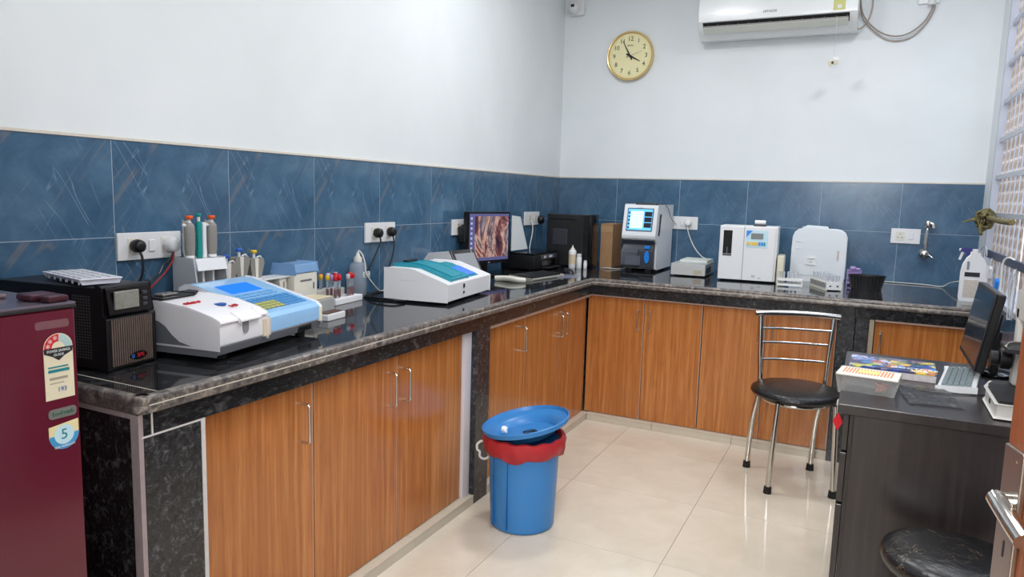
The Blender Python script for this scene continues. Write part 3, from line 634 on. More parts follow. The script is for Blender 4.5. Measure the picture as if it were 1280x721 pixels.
parts('knob', t, [((.165, .18), (-.004, 0), (.06, .078)), ((.165, .178), (-.004, 0), (.034, .045))], INK, .003)
box('cable_clip', t, (.10, .2), (.24, .265), (.1625, .171), BLK, .003)
for x, y in ((.06, .04), (L2 - .06, .04), (.06, D2 - .05), (L2 - .06, D2 - .05)): cyl('rubber_foot', t, .012, .0155, RUBBER, (x, y, 0))
box('side_print', t, (-.0008, 0), (.14, .23), (.095, .0965), LGREY, 0)
# touch analyzer behind
t = thing('touchscreen_analyzer', 'small white analyzer with tilted grey touchscreen behind the teal one', 'lab analyzer', (.20, -1.86, H), Q - .12)
prism('housing', t, [(0, .0), (-.0, .09), (.03, .165), (.15, .15), (.19, .10), (.19, 0)], (.0, .19), WPL, .012, seg=3)
tsM = MT(.095, .0, .10) @ RX(PI / 2 - .5)
tr = bmesh.new(); add_box(tr, (-.075, .13), (-.075, .085), (0, .014)); bmesh.ops.transform(tr, matrix=tsM, verts=tr.verts); obj('screen_bezel', tr, mat('grey_metal_bezel', (62, 62, 64), .3, .3), t, .008, 3)
box('screen', t, (-.055, .110), (-.05, .062), (.0145, .0155), mat('grey_screen', (150, 153, 158), .3), 0, M=tsM)

# ------------------------------------------------------------ monitor 1 (left counter)
def add_rack(): pass
t = thing('desktop_monitor', 'square black monitor showing a colourful desktop picture, on the left counter', 'monitor', (.123, -1.321, H), Q - .22)
SCR = NT('abstract_desktop_picture', .25); v = SCR.map((5, 5, 3.4), (.3, 0, .2)); a = SCR.noise(v, 1, 6, .6, 1.8); b = SCR.noise(v, 2.6, 4, .6, .8)
c = SCR.ramp(a, [(.32, s2l((26, 24, 44))), (.41, s2l((120, 66, 64))), (.46, s2l((206, 166, 148))), (.52, s2l((74, 62, 78))), (.6, s2l((168, 152, 156))), (.7, s2l((44, 40, 66)))])
c = SCR.mix(SCR.ramp(b, [(.52, g(0)), (.62, g(.8))]), c, s2l((62, 40, 60)))
SCR.out(c); SCR.t.links.new(c, SCR.b.inputs['Emission Color']); SCR.b.inputs['Emission Strength'].default_value = .2
mw, mh, mz = .368, .302, .070
box('casing', t, (-mw / 2, mw / 2), (0, .035), (mz, mz + mh), BLK, .006); box('bezel', t, (-mw / 2 + .001, mw / 2 - .001), (-.003, .0), (mz + .001, mz + mh - .001), BLKG, .003)
s_ = box('screen', t, (-mw / 2 + .012, mw / 2 - .012), (-.0042, -.002), (mz + .022, mz + mh - .012), mat('screen_side_bar', (84, 84, 128), .25, emit=.35), 0)
box('picture', s_, (-mw / 2 + .055, mw / 2 - .016), (-.005, -.0042), (mz + .04, mz + mh - .026), SCR.m, 0)
bm = bmesh.new()
for k in range(7): add_box(bm, (-mw / 2 + .02, -mw / 2 + .034), (-.005, -.0042), (mz + .09 + k * .028, mz + .102 + k * .028))
obj('desktop_icon', bm, mat('icon_white', (170, 176, 206), .4, emit=.3), s_)
box('start_button', s_, (-mw / 2 + .014, -mw / 2 + .04), (-.005, -.0042), (mz + .024, mz + .036), mat('start_orange', (190, 130, 110), .4, emit=.3), 0)
text('maker_mark', t, 'acer', .010, MT(0, -.0038, mz + .010) @ FRONTF, LGREY, .0003)
box('stand_neck', t, (-.03, .03), (.03, .05), (.01, mz + .12), BLK, .004); lathe('stand_foot', t, disc_prof(.10, .012, .004), BLKG, (0, .04, 0), 28)
# paper on the printer
o = prism('paper_sheet', None, [(-.98, H + .125), (-.74, H + .125), (-.86, H + .335), (-.98, H + .345)], (.098, .101), PAPER, 0, 'x')
tag(o, 'white paper sheet standing upright between monitor and printer', 'paper')
# printer
t = thing('printer', 'low black all-in-one printer between the monitor and the computer tower', 'printer', (.245, -.935, H), Q)
box('body', t, (.0, .40), (.0, .225), (.01, .100), BLK, .008, 3); box('scanner_lid', t, (.0, .40), (.008, .225), (.101, .114), BLKG, .006)
box('front_recess', t, (.09, .31), (-.006, .0), (.022, .06), BLKG, .002); box('output_tray', t, (.1, .30), (-.05, .0), (.014, .02), BLKM, .002)
box('control_panel', t, (.08, .32), (-.008, .0), (.07, .1), DGREY, .004); parts('button', t, [((.12, .15), (-.011, -.006), (.078, .092)), ((.2, .25), (-.011, -.006), (.078, .092))], LGREY, .001)
parts('foot', t, [((.03, .06), (.03, .06), (0, .01)), ((.34, .37), (.03, .06), (0, .01)), ((.03, .06), (.18, .21), (0, .01)), ((.34, .37), (.18, .21), (0, .01))], RUBBER)
# computer tower
t = thing('computer_tower', 'tall black computer tower standing in the corner of the counters', 'computer', (.13, -.50, H), 0)
box('case', t, (0, .315), (0, .13), (.006, .352), BLK, .004); box('side_panel', t, (.008, .262), (-.003, .0), (.012, .346), BLKM, .002)
tube('emboss', t, [(.03, -.003, .325), (.2, -.003, .325), (.225, -.003, .315)], .005, BLKM, seg=8); parts('vent_panel', t, [((.045, .15), (-.005, -.003), (.15, .255))], DGREY, .002)
box('front_bezel', t, (.298, .322), (-.004, .134), (.004, .355), BLKG, .006, 3)
bm = bmesh.new()
for i in range(12):
    for j in range(12): add_box(bm, (.05 + i * .008, .054 + i * .008), (-.0058, -.005), (.155 + j * .008, .159 + j * .008))
obj('vent_holes', bm, BLK, t)['kind'] = 'stuff'
parts('foot', t, [((.03, .06), (.02, .11), (0, .006)), ((.26, .29), (.02, .11), (0, .006))], RUBBER)
t = thing('cardboard_box', 'brown cardboard box beside the black computer tower', 'box', (.456, -.33, H), 0)
box('carton', t, (0, .085), (0, .2), (0, .292), CORK, .002); box('packing_tape', t, (.0, .0855), (-.0006, .0), (.24, .28), mat('brown_tape', (176, 142, 104), .35), 0)
parts('flap_edge', t, [((.002, .083), (.0, .2), (.292, .295))], CORK)
# bottles
def small_bottle(loc, label, r, h, nozzle=False, fill=None):
    t = thing('small_bottle', label, 'bottle', loc)
    lathe('bottle_body', t, [(0, 0), (r - .002, 0), (r, .003), (r, h * .72), (r * .8, h * .78), (r * .45, h * .8)], WPL if fill is None else fill, (0, 0, 0), 18)
    if nozzle: lathe('nozzle_cap', t, [(r * .6, h * .79), (r * .6, h * .84), (r * .25, h * .88), (.001, h)], WPL2, (0, 0, 0), 16); lathe('label', t, [(r + .0006, h * .2), (r + .0006, h * .6)], mat('cream_label', (206, 190, 160), .5), (0, 0, 0), 18)
    else: lathe('cap', t, [(r * .86, h * .78), (r * .86, h), (0, h)], WPL, (0, 0, 0), 16)
    return t
small_bottle((.340, -.545, H), 'dropper bottle with pointed nozzle and cream label', .025, .155, True)
small_bottle((.388, -.545, H), 'white round bottle beside the dropper bottle', .018, .098)
small_bottle((.432, -.545, H), 'smallest white bottle in front of the computer tower', .012, .056)
# keyboard + mouse + coil
def keyboard(label, loc, rz, L_, W_, cs, km, rows=5, cols=14):
    t = thing('keyboard', label, 'keyboard', loc, rz)
    prism('case', t, [(0, 0), (0, .012), (W_, .022), (W_, 0)], (0, L_), cs, .004)
    bm = bmesh.new(); px = (L_ - .03) / cols; py = (W_ - .025) / rows; al = math.atan2(.01, W_)
    M_ = MT(0, 0, .012) @ RX(al)
    for i in range(cols):
        for j in range(rows): add_box(bm, (.015 + i * px, .015 + (i + .78) * px), (.012 + j * py, .012 + (j + .86) * py), (0, .007), M_)
    k = obj('keys', bm, km, t, 0); k['kind'] = 'stuff'; return t
keyboard('black computer keyboard with pale edge in front of the monitor', (.440, -1.40, H), Q - .15, .34, .15, mat('pale_case', (150, 148, 140), .4), BLK)
t = thing('cable_bag', 'white wrapped end piece beside the keyboard on the left counter', 'pouch', (.40, -1.52, H), Q - .35)
bm = bmesh.new(); add_tube(bm, [(-.03, .13, .012), (-.01, .09, .016), (0, .04, .018), (.015, .0, .014), (.05, -.015, .010)], .014, seg=10, flat=1.3); obj('pouch_body', bm, WPL2, t)
t = thing('computer_mouse', 'black computer mouse on the inner corner of the counter', 'mouse', (.455, -.90, H), .9)
bm = bmesh.new(); bmesh.ops.create_uvsphere(bm, u_segments=18, v_segments=12, radius=1); bmesh.ops.scale(bm, vec=(.032, .055, .034), verts=bm.verts)
bmesh.ops.bisect_plane(bm, geom=bm.verts[:] + bm.edges[:] + bm.faces[:], plane_co=(0, 0, 0), plane_no=(0, 0, -1), clear_outer=True); bmesh.ops.holes_fill(bm, edges=bm.edges)
obj('shell', bm, BLK, t); box('scroll_wheel', t, (-.004, .004), (.025, .04), (.024, .034), DGREY, .002)
o = box('clear_sheet', None, (-.08, .08), (-.13, .13), (0, .0015), mat('pale_plastic_sheet', (150, 156, 178), .2, alpha=.6), 0); o.location = (.50, -1.02, H + .0005); o.rotation_euler = (0, 0, .3); o.scale = (.8, .8, 1)
tag(o, 'thin clear sheet under the mouse at the counter edge', 'sheet')

# ------------------------------------------------------------ back counter
# hematology analyzer
t = thing('blood_analyzer', 'tall white and charcoal blood analyzer with lit touchscreen and blue button', 'lab analyzer', (.655, -.445, H), .0)
hw, hd, hh = .222, .38, .43
prism('white_shell', t, [(.006, .018), (.006, .185), (-.038, .215), (-.042, .235), (.0, .425), (.008, hh), (hd, hh), (hd, .018)], (.0, hw), mat('analyzer_shell_white', (224, 227, 230), .35), .005, seg=3)
prism('lower_front', t, [(.02, .022), (-.028, .026), (-.032, .14), (-.005, .175), (-.03, .205), (.012, .21)], (.002, hw - .012), DGREY, .006, seg=3)
prism('tube_door', t, [(-.024, .034), (-.046, .038), (-.046, .13), (-.034, .143), (-.024, .145)], (.0, .115), mat('charcoal_door', (74, 78, 88), .4), .006, seg=3)
sl = math.atan2(.042, .19)
SM = MT(0, -.042, .235) @ RX(PI / 2 - sl)
scb = box('screen_frame', t, (.022, hw - .028), (.028, .178), (.0, .003), DGREY, .002, M=SM)
box('screen', scb, (.028, hw - .034), (.034, .172), (.003, .004), mat('lit_cyan_screen', (96, 178, 232), .2, emit=.55), 0, M=SM)
parts('window', scb, [((.045, .13), (.046, .158), (.004, .0046), SM)], mat('pale_screen_panel', (196, 226, 240), .2, emit=.5))
parts('graph_panel', scb, [((.138, hw - .036), (.052 + k * .036, .083 + k * .036), (.004, .0048), SM) for k in range(3)], mat('dark_graph', (24, 34, 48), .3))
parts('menu_icon', scb, [((.031, .042), (.044 + k * .024, .056 + k * .024), (.004, .0046), SM) for k in range(5)], INK)
lathe('start_button', t, [(0, 0), (.016, 0), (.016, .005), (0, .005)], BRIGHTBLUE, (0, 0, 0), 24, MT(.168, -.030, .098) @ RX(PI / 2) @ Matrix.Diagonal((1, 2.5, 1, 1)))
box('probe_button', t, (.150, .186), (-.036, -.018), (.150, .170), BRIGHTBLUE, .003)
text('maker_print', t, 'mindray', .012, MT(.1, 0, .012) @ MT(0, -.039, .232) @ RX(PI / 2 - sl), mat('faint_print', (206, 190, 184), .5), .0004); text('maker_print', t, 'BC-3000', .009, MT(.1, -.0065, .41) @ RX(PI / 2 - sl), MGREY, .0004)
tube('side_handle', t, [(hw + .002, .06, .37), (hw + .004, .045, .36), (hw + .003, .04, .33), (hw + .003, .03, .27), (hw + .003, .02, .235)], .006, INK, seg=8)
box('label', t, (.03, .13), (-.0475, -.046), (.045, .105), mat('faint_label', (88, 92, 104), .5), 0)
parts('foot', t, [((.02, .06), (.0, .05), (0, .018)), ((hw - .07, hw - .03), (.0, .05), (0, .018)), ((.02, .06), (.3, .35), (0, .018)), ((hw - .07, hw - .03), (.3, .35), (0, .018))], RUBBER)
t = thing('black_remote', 'flat black device lying on top of the blood analyzer', 'device', (.70, -.36, H + hh + .0005), .1)
box('device_body', t, (0, .14), (0, .1), (0, .012), BLK, .004); box('edge_line', t, (.01, .13), (-.001, 0), (.004, .006), MGREY, 0)
tag(tube('thin_black_cord', None, [(.845, -.3, H + hh + .004), (.87, -.28, H + hh + .008), (.888, -.25, H + .41), (.893, -.2, H + .36), (.893, -.12, H + .325), (.893, -.02, H + .30)], .002, BLK, seg=6), 'thin black cord hanging over the side of the blood analyzer', 'cable')
# small box (thermal printer)
t = thing('metal_box_device', 'low grey metal box device with dark side vent beside the blood analyzer', 'device', (1.0, -.545, H), .03)
box('box_body', t, (0, .21), (0, .34), (.008, .078), mat('grey_beige_metal', (190, 190, 188), .4, .2), .002); box('side_vent', t, (.21, .2115), (.03, .2), (.02, .055), BLK, 0)
box('stain_label', t, (.14, .19), (-.0008, 0), (.016, .044), mat('tan_label', (176, 166, 148), .6), 0); box('paper_stack', t, (.03, .2), (.12, .34), (.0785, .094), mat('greenish_paper', (206, 214, 208), .7), .001)
parts('foot', t, [((.02, .04), (.02, .04), (0, .008)), ((.17, .19), (.02, .04), (0, .008)), ((.02, .04), (.28, .3), (0, .008)), ((.17, .19), (.28, .3), (0, .008))], RUBBER)
# electrolyte analyzer
t = thing('electrolyte_analyzer', 'white two-door cabinet analyzer with small grey display and yellow keypad', 'lab analyzer', (1.296, -.60, H), .06)
ew, ed, eh = .325, .24, .328
EW = mat('ivory_shell', (220, 221, 222), .4)
box('body', t, (.0, ew), (.006, ed), (.008, eh), EW, .004); box('left_door', t, (.001, .138), (-.004, .006), (.01, eh - .004), EW, .002); box('right_door', t, (.141, ew - .012), (-.004, .006), (.01, eh - .004), EW, .002)
box('probe_window', t, (.022, .072), (-.006, -.003), (.15, .300), BLKG, .001); parts('probe', t, [((.024, .070), (-.008, -.006), (.155, .163)), ((.045, .049), (-.01, -.006), (.16, .2))], MGREY)
pn = box('control_label', t, (.150, .272), (-.0055, -.004), (.205, .305), mat('pale_cyan_label', (186, 216, 228), .4), 0)
prism('blue_corner', pn, [(.152, .303), (.185, .303), (.152, .262)], (-.0060, -.0054), BRIGHTBLUE, 0, 'y')
box('display', pn, (.178, .246), (-.008, -.005), (.255, .288), mat('grey_lcd', (118, 124, 122), .3), .001)
for k in range(8): box('key', pn, (.155 + k * .0135, .1655 + k * .0135), (-.0075, -.005), (.217, .237), YELLOW if k < 5 else (BRIGHTBLUE if k < 7 else TEALG), .0005)
text('maker_print', t, 'EC', .018, MT(.205, -.0045, .035) @ FRONTF, INK, .0004); text('maker_print', t, 'lyte', .012, MT(.238, -.0045, .026) @ FRONTF, MGREY, .0004)
box('printer_roll_cover', t, (.185, .255), (.02, .09), (eh, eh + .012), DGREY, .002); cyl('paper_roll', t, .014, .06, WPL, (.19, .05, eh + .022), 18, 'x', .001)
t = thing('reagent_pack', 'yellowed reagent pack attached at the right of the cabinet analyzer', 'pack', (1.628, -.60, H), .06)
box('pack_body', t, (0, .038), (0, .17), (.0, .165), YELLOWISH, .008, 3); parts('seam', t, [((-.0, .0385), (-.001, .0), (.08, .083))], WPL2)
# jerrycan
t = thing('jerrycan', 'large white translucent jerrycan against the blue tiles', 'jerrycan', (1.825, -.19, H), 0); t.scale = (.86, 1, .97)
bm = bmesh.new(); cw, cdp = .30, .20
prof = [(-.168, .012), (-.155, 0), (.155, 0), (.168, .012), (.170, .11), (.168, .27), (.155, .298), (.13, .313), (.10, .318), (.03, .318), (.015, .322), (-.02, .326), (-.10, .326), (-.135, .316), (-.155, .30), (-.165, .275), (-.168, .2)]
add_prism(bm, prof, (-.10, .10), 'y'); obj('can_body', bm, MILKY, t, .018, 4)
prism('front_panel', t, rrect(-.02, .15, .2, .22, .02), (-.103, -.098), MILKY, .002, 'y'); prism('handle_ridge', t, [(-.11, .322), (.05, .318), (.04, .337), (-.09, .341)], (-.018, .018), MILKY, .006, 'y', 3)
parts('rib', t, [((-.15, .04), (-.1034, -.10), (z, z + .006)) for z in (.20, .245)], MILKY, .002)
lathe('cap', t, disc_prof(.026, .016, .003), WPL, (-.10, .04, .322), 20)
box('label', t, (-.075, -.01), (-.1085, -.103), (.105, .152), PAPER, 0); text('label_text', t, 'DILUENT', .012, MT(-.042, -.109, .14) @ FRONTF, INK, .0003); text('label_text', t, '20 L', .012, MT(-.042, -.109, .122) @ FRONTF, INK, .0003)
box('rust_mark', t, (.125, .132), (-.1055, -.10), (.14, .2), mat('tan_stain', (190, 160, 140), .6), .001)
# white tube racks
def wrack(label, loc, rz, w_, d_, n, m_rows):
    t = thing('tube_rack', label, 'rack', loc, rz)
    parts('leg', t, [((0, .006), (0, d_), (0, .045)), ((w_ - .006, w_), (0, d_), (0, .045))], WPL2)
    box('lower_plate', t, (0, w_), (0, d_), (.014, .018), WPL2, 0); box('upper_plate', t, (0, w_), (0, d_), (.042, .046), WPL2, .001)
    parts('front_rail', t, [((0, w_), (-.002, 0), (.034, .046)), ((0, w_), (-.002, 0), (.006, .018))], WPL, 0)
    return t
def place_tubes(tr, w_, d_, n, rws, group, label, top=.072):
    global GT
    c, s = math.cos(tr.rotation_euler.z), math.sin(tr.rotation_euler.z)
    for i in range(n):
        for j in range(rws):
            u, v_ = .014 + i * (w_ - .028) / (n - 1), d_ * (j + .5) / rws
            if random.random() < .12: continue
            p = (tr.location.x + u * c - v_ * s, tr.location.y + u * s + v_ * c, H + .019)
            if GT is None:
                GT = thing('glass_tube', label, 'test tube', p, 0, group)
                lathe('tube_body', GT, [(0, 0), (.0035, .001), (.0045, .005), (.0045, top - .013), (.0056, top - .011), (.0056, top - .007), (.004, top - .007), (.004, top - .05)], mat('hazy_clear_tube', (222, 226, 234), .25, alpha=.6), (0, 0, 0), 10)
            else: dup(GT, p, 0, label, group)
GT = None
r1 = wrack('small white tube rack in front of the jerrycan, beside the analyzer', (1.645, -.70, H), .05, .135, .06, 7, 3)
place_tubes(r1, .135, .06, 6, 2, 'empty tubes in the small rack', 'empty clear tube in the small white rack beside the cabinet analyzer')
r2 = wrack('slanting white tube rack in front of the jerrycan', (1.93, -.745, H), .5, .085, .24, 4, 8); r2.location = (1.905, -.745, H); r2.rotation_euler = (0, 0, .42)
parts('side_slot', r2, [((-.001, .0), (.012 + k * .022, .026 + k * .022), (.016, .040)) for k in range(10)], MGREY)
boxes('front_panel', r2, [((0, .085), (-.003, -.0021), (.006, .046))], WPL); parts('front_hole', r2, [((.016, .026), (-.0036, -.003), (.022, .03)), ((.055, .065), (-.0036, -.003), (.022, .03))], INK)
place_tubes(r2, .085, .24, 4, 8, 'empty tubes in the slanting rack', 'empty clear tube in the slanting white rack')
# purple rack
t = thing('purple_tube_stand', 'small lilac plastic stand between jerrycan and black basket', 'stand', (1.995, -.36, H), .05)
box('back_plate', t, (0, .075), (.04, .045), (0, .085), PURPLE, .002)
for k in range(4): box('step', t, (.0, .075), (.0 + k * .01, .045), (.01 + k * .024, .018 + k * .024), PURPLE, .001)
lathe('top_knob', t, disc_prof(.016, .02, .003), PURPLE, (.03, .03, .09), 16); lathe('top_knob', t, disc_prof(.014, .012, .003), PURPLE, (.058, .03, .09), 16); parts('side_plate', t, [((0, .004), (0, .045), (0, .09)), ((.071, .075), (0, .045), (0, .09))], PURPLE)
# black basket
t = thing('black_basket', 'small black oval plastic basket on the back counter', 'basket', (2.10, -.50, H), .05)
bm = bmesh.new(); add_lathe(bm, [(0, .004), (.075, .004), (.09, .078), (.096, .08), (.096, .076), (.092, .07), (.077, 0), (0, 0)], seg=28, sy=.62); obj('basket_body', bm, BLKM, t)
bm = bmesh.new()
for k in range(28):
    a = 2 * PI * k / 28; add_tube(bm, [(.078 * math.cos(a), .078 * .62 * math.sin(a), .004), (.0935 * math.cos(a), .0935 * .62 * math.sin(a), .072)], .002, seg=4, smooth=False)
obj('ribs', bm, BLK, t)['kind'] = 'stuff'
# detergent jug and sprayer
t = thing('detergent_jug', 'white plastic jug with built-in handle and a label on the back counter', 'jug', (2.585, -.69, H), -.05); t.scale = (.82, 1, 1.10)
bm = bmesh.new(); prof = [(-.06, 0), (.06, 0), (.063, .012), (.064, .12), (.058, .165), (.04, .195), (.022, .208), (.018, .22), (-.018, .22), (-.02, .208), (-.038, .195), (-.056, .165), (-.063, .13), (-.063, .012)]
add_prism(bm, prof, (-.04, .04), 'y'); obj('jug_body', bm, WPL, t, .012, 3); lathe('cap', t, [(.019, .216), (.019, .24), (0, .24)], WPL, (0, 0, 0), 18)
prism('handle_opening', t, rrect(-.035, .165, .014, .04, .006), (-.0412, -.039), mat('grey_opening', (128, 134, 142), .5), 0, 'y')
box('label', t, (-.05, .028), (-.0415, -.04), (.02, .1), mat('printed_label', (196, 188, 178), .5, noise=.35, nscale=120), 0); box('label_band', t, (-.05, .03), (-.042, -.04), (.115, .135), INK, 0)
t = thing('spray_bottle', 'spray bottle with dark blue trigger behind the white jug', 'bottle', (2.585, -.50, H), PI * .95); t.scale = (1, 1, 1.1)
lathe('bottle_body', t, [(0, 0), (.035, 0), (.036, .1), (.03, .15), (.012, .18), (.012, .19)], WPL, (0, 0, 0), 20)
NB = mat('navy_trigger', (30, 36, 120), .35)
prism('trigger_head', t, [(-.035, .198), (-.035, .225), (-.02, .232), (.04, .232), (.045, .222), (.015, .212), (.014, .19), (-.012, .19), (-.014, .2)], (-.012, .012), NB, .003, 'y'); prism('trigger', t, [(.03, .22), (.04, .22), (.052, .18), (.045, .178)], (-.006, .006), WPL, .002, 'y'); cyl('nozzle', t, .007, .012, WPL, (.042, 0, .225), 12, 'x')
# loose cable along back
tag(tube('white_cable', None, [(2.185, -.02, H + .006), (2.3, -.03, H + .006), (2.42, -.05, H + .006), (2.5, -.1, H + .006), (2.53, -.13, H + .03), (2.56, -.2, H + .05), (2.6, -.25, H + .06)], .003, WWIRE, seg=6), 'thin white cable lying along the back of the counter near the tap', 'cable')
tag(tube('cable_pair', None, [(.5, -.43, H + .004), (.56, -.46, H + .01), (.61, -.42, H + .004), (.66, -.25, H + .004), (.7, -.05, H + .004)], .003, WWIRE, seg=6), 'pale cable on the counter between cardboard box and blood analyzer', 'cable')

# ------------------------------------------------------------ wall sockets. local: x along wall, front -y
def plate(label, loc, rz, w_, h_, sockets, n_switch):
    t = thing('socket_plate', label, 'socket', loc, rz)
    box('plate', t, (0, w_), (-.010, 0), (0, h_), mat('switch_white', (226, 228, 224), .35) if False else WPL, .002)
    for x in sockets:
        so = box('socket', t, (x - .024, x + .024), (-.0125, -.010), (h_ * .2, h_ * .8), WPL2, .002)
        for dx, dz in ((0, .013), (-.011, -.008), (.011, -.008)): cyl('pin_hole', so, .003, .001, INK, (x + dx, -.0127, h_ / 2 + dz), 8, 'y').location = (0, -.001, 0)
    for x in n_switch: box('switch', t, (x - .011, x + .011), (-.0145, -.010), (h_ * .28, h_ * .72), WPL, .002)
    return t
def plug(label, loc, rz, m, r=.019, cord=None, cm=BLK, name='power_plug', cr=.0032):
    t = thing(name, label, 'plug', loc, rz)
    lathe('plug_body', t, [(0, 0), (r, 0), (r * 1.15, .012), (r, .03), (r * .6, .036), (0, .036)], m, (0, 0, 0), 16, RX(PI / 2) @ RZ(.4))
    if cord: tube('cord', t, cord, cr, cm, seg=8)
    return t
px0 = .0045
plate('long white socket plate above the UPS', (px0, -3.556, 1.097), Q, .23, .086, [.058, .178], [.118])
plug('black plug in the socket above the UPS', (px0 + .013, -3.50, 1.142), Q, BLK, .019, [(0, -.02, -.012), (.003, -.03, -.04), (.0, -.03, -.09), (-.02, -.02, -.14), (-.06, -.02, -.2), (-.12, -.02, -.24)], cr=.004)
plug('white round plug with twisted red wire', (px0 + .013, -3.375, 1.142), Q, WPL, .024, [(.0, -.02, -.02), (-.01, -.028, -.05), (-.04, -.028, -.09), (-.09, -.028, -.13), (-.16, -.02, -.2), (-.2, -.02, -.27)], REDWIRE)
tag(tube('twisted_black_wire', None, [(.042, -3.38, 1.115), (.036, -3.392, 1.09), (.03, -3.41, 1.075), (.036, -3.43, 1.05), (.03, -3.455, 1.035), (.036, -3.48, 1.01), (.03, -3.53, .95), (.03, -3.57, .87)], .0028, BLK, seg=6), 'black wire twisted around the red one below the white plug', 'wire')
plate('white socket plate with two black plugs', (px0, -2.326, 1.095), Q, .232, .092, [.065, .178], [.118])
plug('left black plug of the middle left wall socket', (px0 + .013, -2.253, 1.140), Q, BLK, .02, [(0, -.02, -.014), (0, -.028, -.04), (-.03, -.026, -.09), (-.08, -.022, -.16), (-.14, -.02, -.22), (-.17, -.02, -.265)], cr=.004)
plug('right black plug of the middle left wall socket', (px0 + .013, -2.148, 1.142), Q, BLK, .02, [(0, -.02, -.014), (.002, -.028, -.05), (-.01, -.03, -.11), (-.05, -.035, -.17), (-.06, -.045, -.22), (-.02, -.06, -.27)], cr=.004)
tag(tube('coiled_cord', None, [(.04, -2.2, H + .006), (.06, -2.30, H + .006), (.10, -2.44, H + .006), (.19, -2.47, H + .006), (.26, -2.455, H + .006), (.33, -2.46, H + .006), (.29, -2.50, H + .014), (.18, -2.49, H + .014), (.10, -2.42, H + .015)], .005, BLK, seg=8), 'black power cord looped on the counter behind the wash bottle', 'cable')
plate('white socket plate left of the monitor', (px0, -1.552, 1.10), Q, .2, .088, [.06, .15], [])
t = thing('power_adapter', 'black square power adapter plugged in left of the monitor', 'adapter', (px0 + .013, -1.50, 1.06), Q); box('adapter_body', t, (0, .085), (-.05, 0), (0, .09), BLK, .006); box('pin_collar', t, (.02, .045), (-.05, -.01), (.09, .1), BLKM, .002)
plate('white socket plate between monitor and computer tower', (px0, -.61, 1.132), Q, .235, .09, [.075, .175], [])
plug('dark plug at the right of the far left wall socket', (px0 + .013, -.385, 1.168), Q, BLK, .026)
tag(tube('power_cable', None, [(.02, -.53, 1.16), (.035, -.53, 1.14), (.038, -.535, 1.08), (.03, -.55, 1.0), (.03, -.56, .93), (.03, -.55, .87)], .004, WWIRE, seg=8), 'white cord hanging from the socket by the computer tower', 'cable')
plate('white socket plate right of the blood analyzer', (.845, -px0, 1.130), 0, .192, .088, [.135], [.085, .04])
plug('white plug right of the blood analyzer', (.975, -px0 - .013, 1.175), 0, WPL, .022, [(0, -.02, -.015), (.003, -.028, -.04), (.02, -.03, -.09), (.06, -.05, -.16), (.12, -.09, -.215), (.17, -.12, -.23)], WWIRE, cr=.0036)
plate('white socket plate beside the tap', (2.212, -px0, 1.106), 0, .158, .09, [.05], [.11])
# tap
t = thing('wall_tap', 'chrome wall tap pipe turned upright on the blue tiles', 'tap', (2.398, -.004, 1.03), 0)
lathe('wall_flange', t, disc_prof(.03, .006, .002), CHROME, (0, 0, 0), 20, MT(0, 0, .02) @ RX(PI / 2)); bm = bmesh.new(); bmesh.ops.create_uvsphere(bm, u_segments=20, v_segments=12, radius=.03); bmesh.ops.scale(bm, vec=(1, .9, 1), verts=bm.verts); bmesh.ops.translate(bm, vec=(0, -.035, .02), verts=bm.verts); obj('valve_body', bm, CHROME, t)
tube('pipe', t, [(0, -.04, .04), (.0, -.042, .09), (.002, -.042, .15), (.004, -.04, .19)], .010, CHROME, seg=14)
lathe('elbow', t, disc_prof(.016, .045, .004), CHROME, (.004, -.04, .175), 16); tube('spout_end', t, [(.006, -.04, .205), (.028, -.045, .2), (.034, -.05, .175)], .012, CHROME, seg=12); tube('lever', t, [(.02, -.05, .02), (.045, -.055, .0)], .004, CHROME, seg=8)

# ------------------------------------------------------------ clock
t = thing('wall_clock', 'round cream wall clock with gold rim on the back wall', 'clock', (.507, -.002, 2.309))
RK = Matrix.Rotation(PI / 2, 4, 'X')
lathe('case', t, [(0, 0), (.158, 0), (.165, .008), (.167, .03), (.163, .036), (.157, .034), (.154, .024), (0, .024)], BRASS, (0, 0, 0), 56, RK)
lathe('dial', t, [(0, .0242), (.149, .0242), (.149, .0256), (0, .0256)], DIAL, (0, 0, 0), 56, RK)
for k in range(12):
    a = PI / 2 - (k + 1) * PI / 6; text('numeral', t, str(k + 1), .042, MT(.114 * math.cos(a), -.0262, .114 * math.sin(a)) @ FRONTF, INK, .0006)
bm = bmesh.new()
for k in range(60):
    a = k * PI / 30; add_box(bm, (-.0007, .0007), (-.0264, -.0256), (.136, .141), Matrix.Rotation(a, 4, 'Y'))
obj('minute_marks', bm, INK, t)['kind'] = 'stuff'
text('dial_print', t, 'ajanta', .018, MT(-.002, -.0262, .072) @ FRONTF, INK, .0004)
def hand(nm, ang, L1, L0, w_, y): prism(nm, t, [(-w_, -L0), (w_, -L0), (w_ * 1.2, 0), (w_ * .35, L1), (-w_ * .35, L1), (-w_ * 1.2, 0)], (y - .001, y), INK, 0, 'y').rotation_euler = (0, ang, 0)
hand('minute_hand', math.radians(-28), .118, .03, .0045, -.0285); hand('hour_hand', math.radians(118), .082, .03, .006, -.0275); hand('second_hand', math.radians(70), .09, .03, .0008, -.0295); hand('alarm_hand', math.radians(255), .03, 0, .001, -.029)
lathe('pivot', t, disc_prof(.006, .005, .001), INK, (0, 0, 0), 14, MT(0, -.026, 0) @ RK)
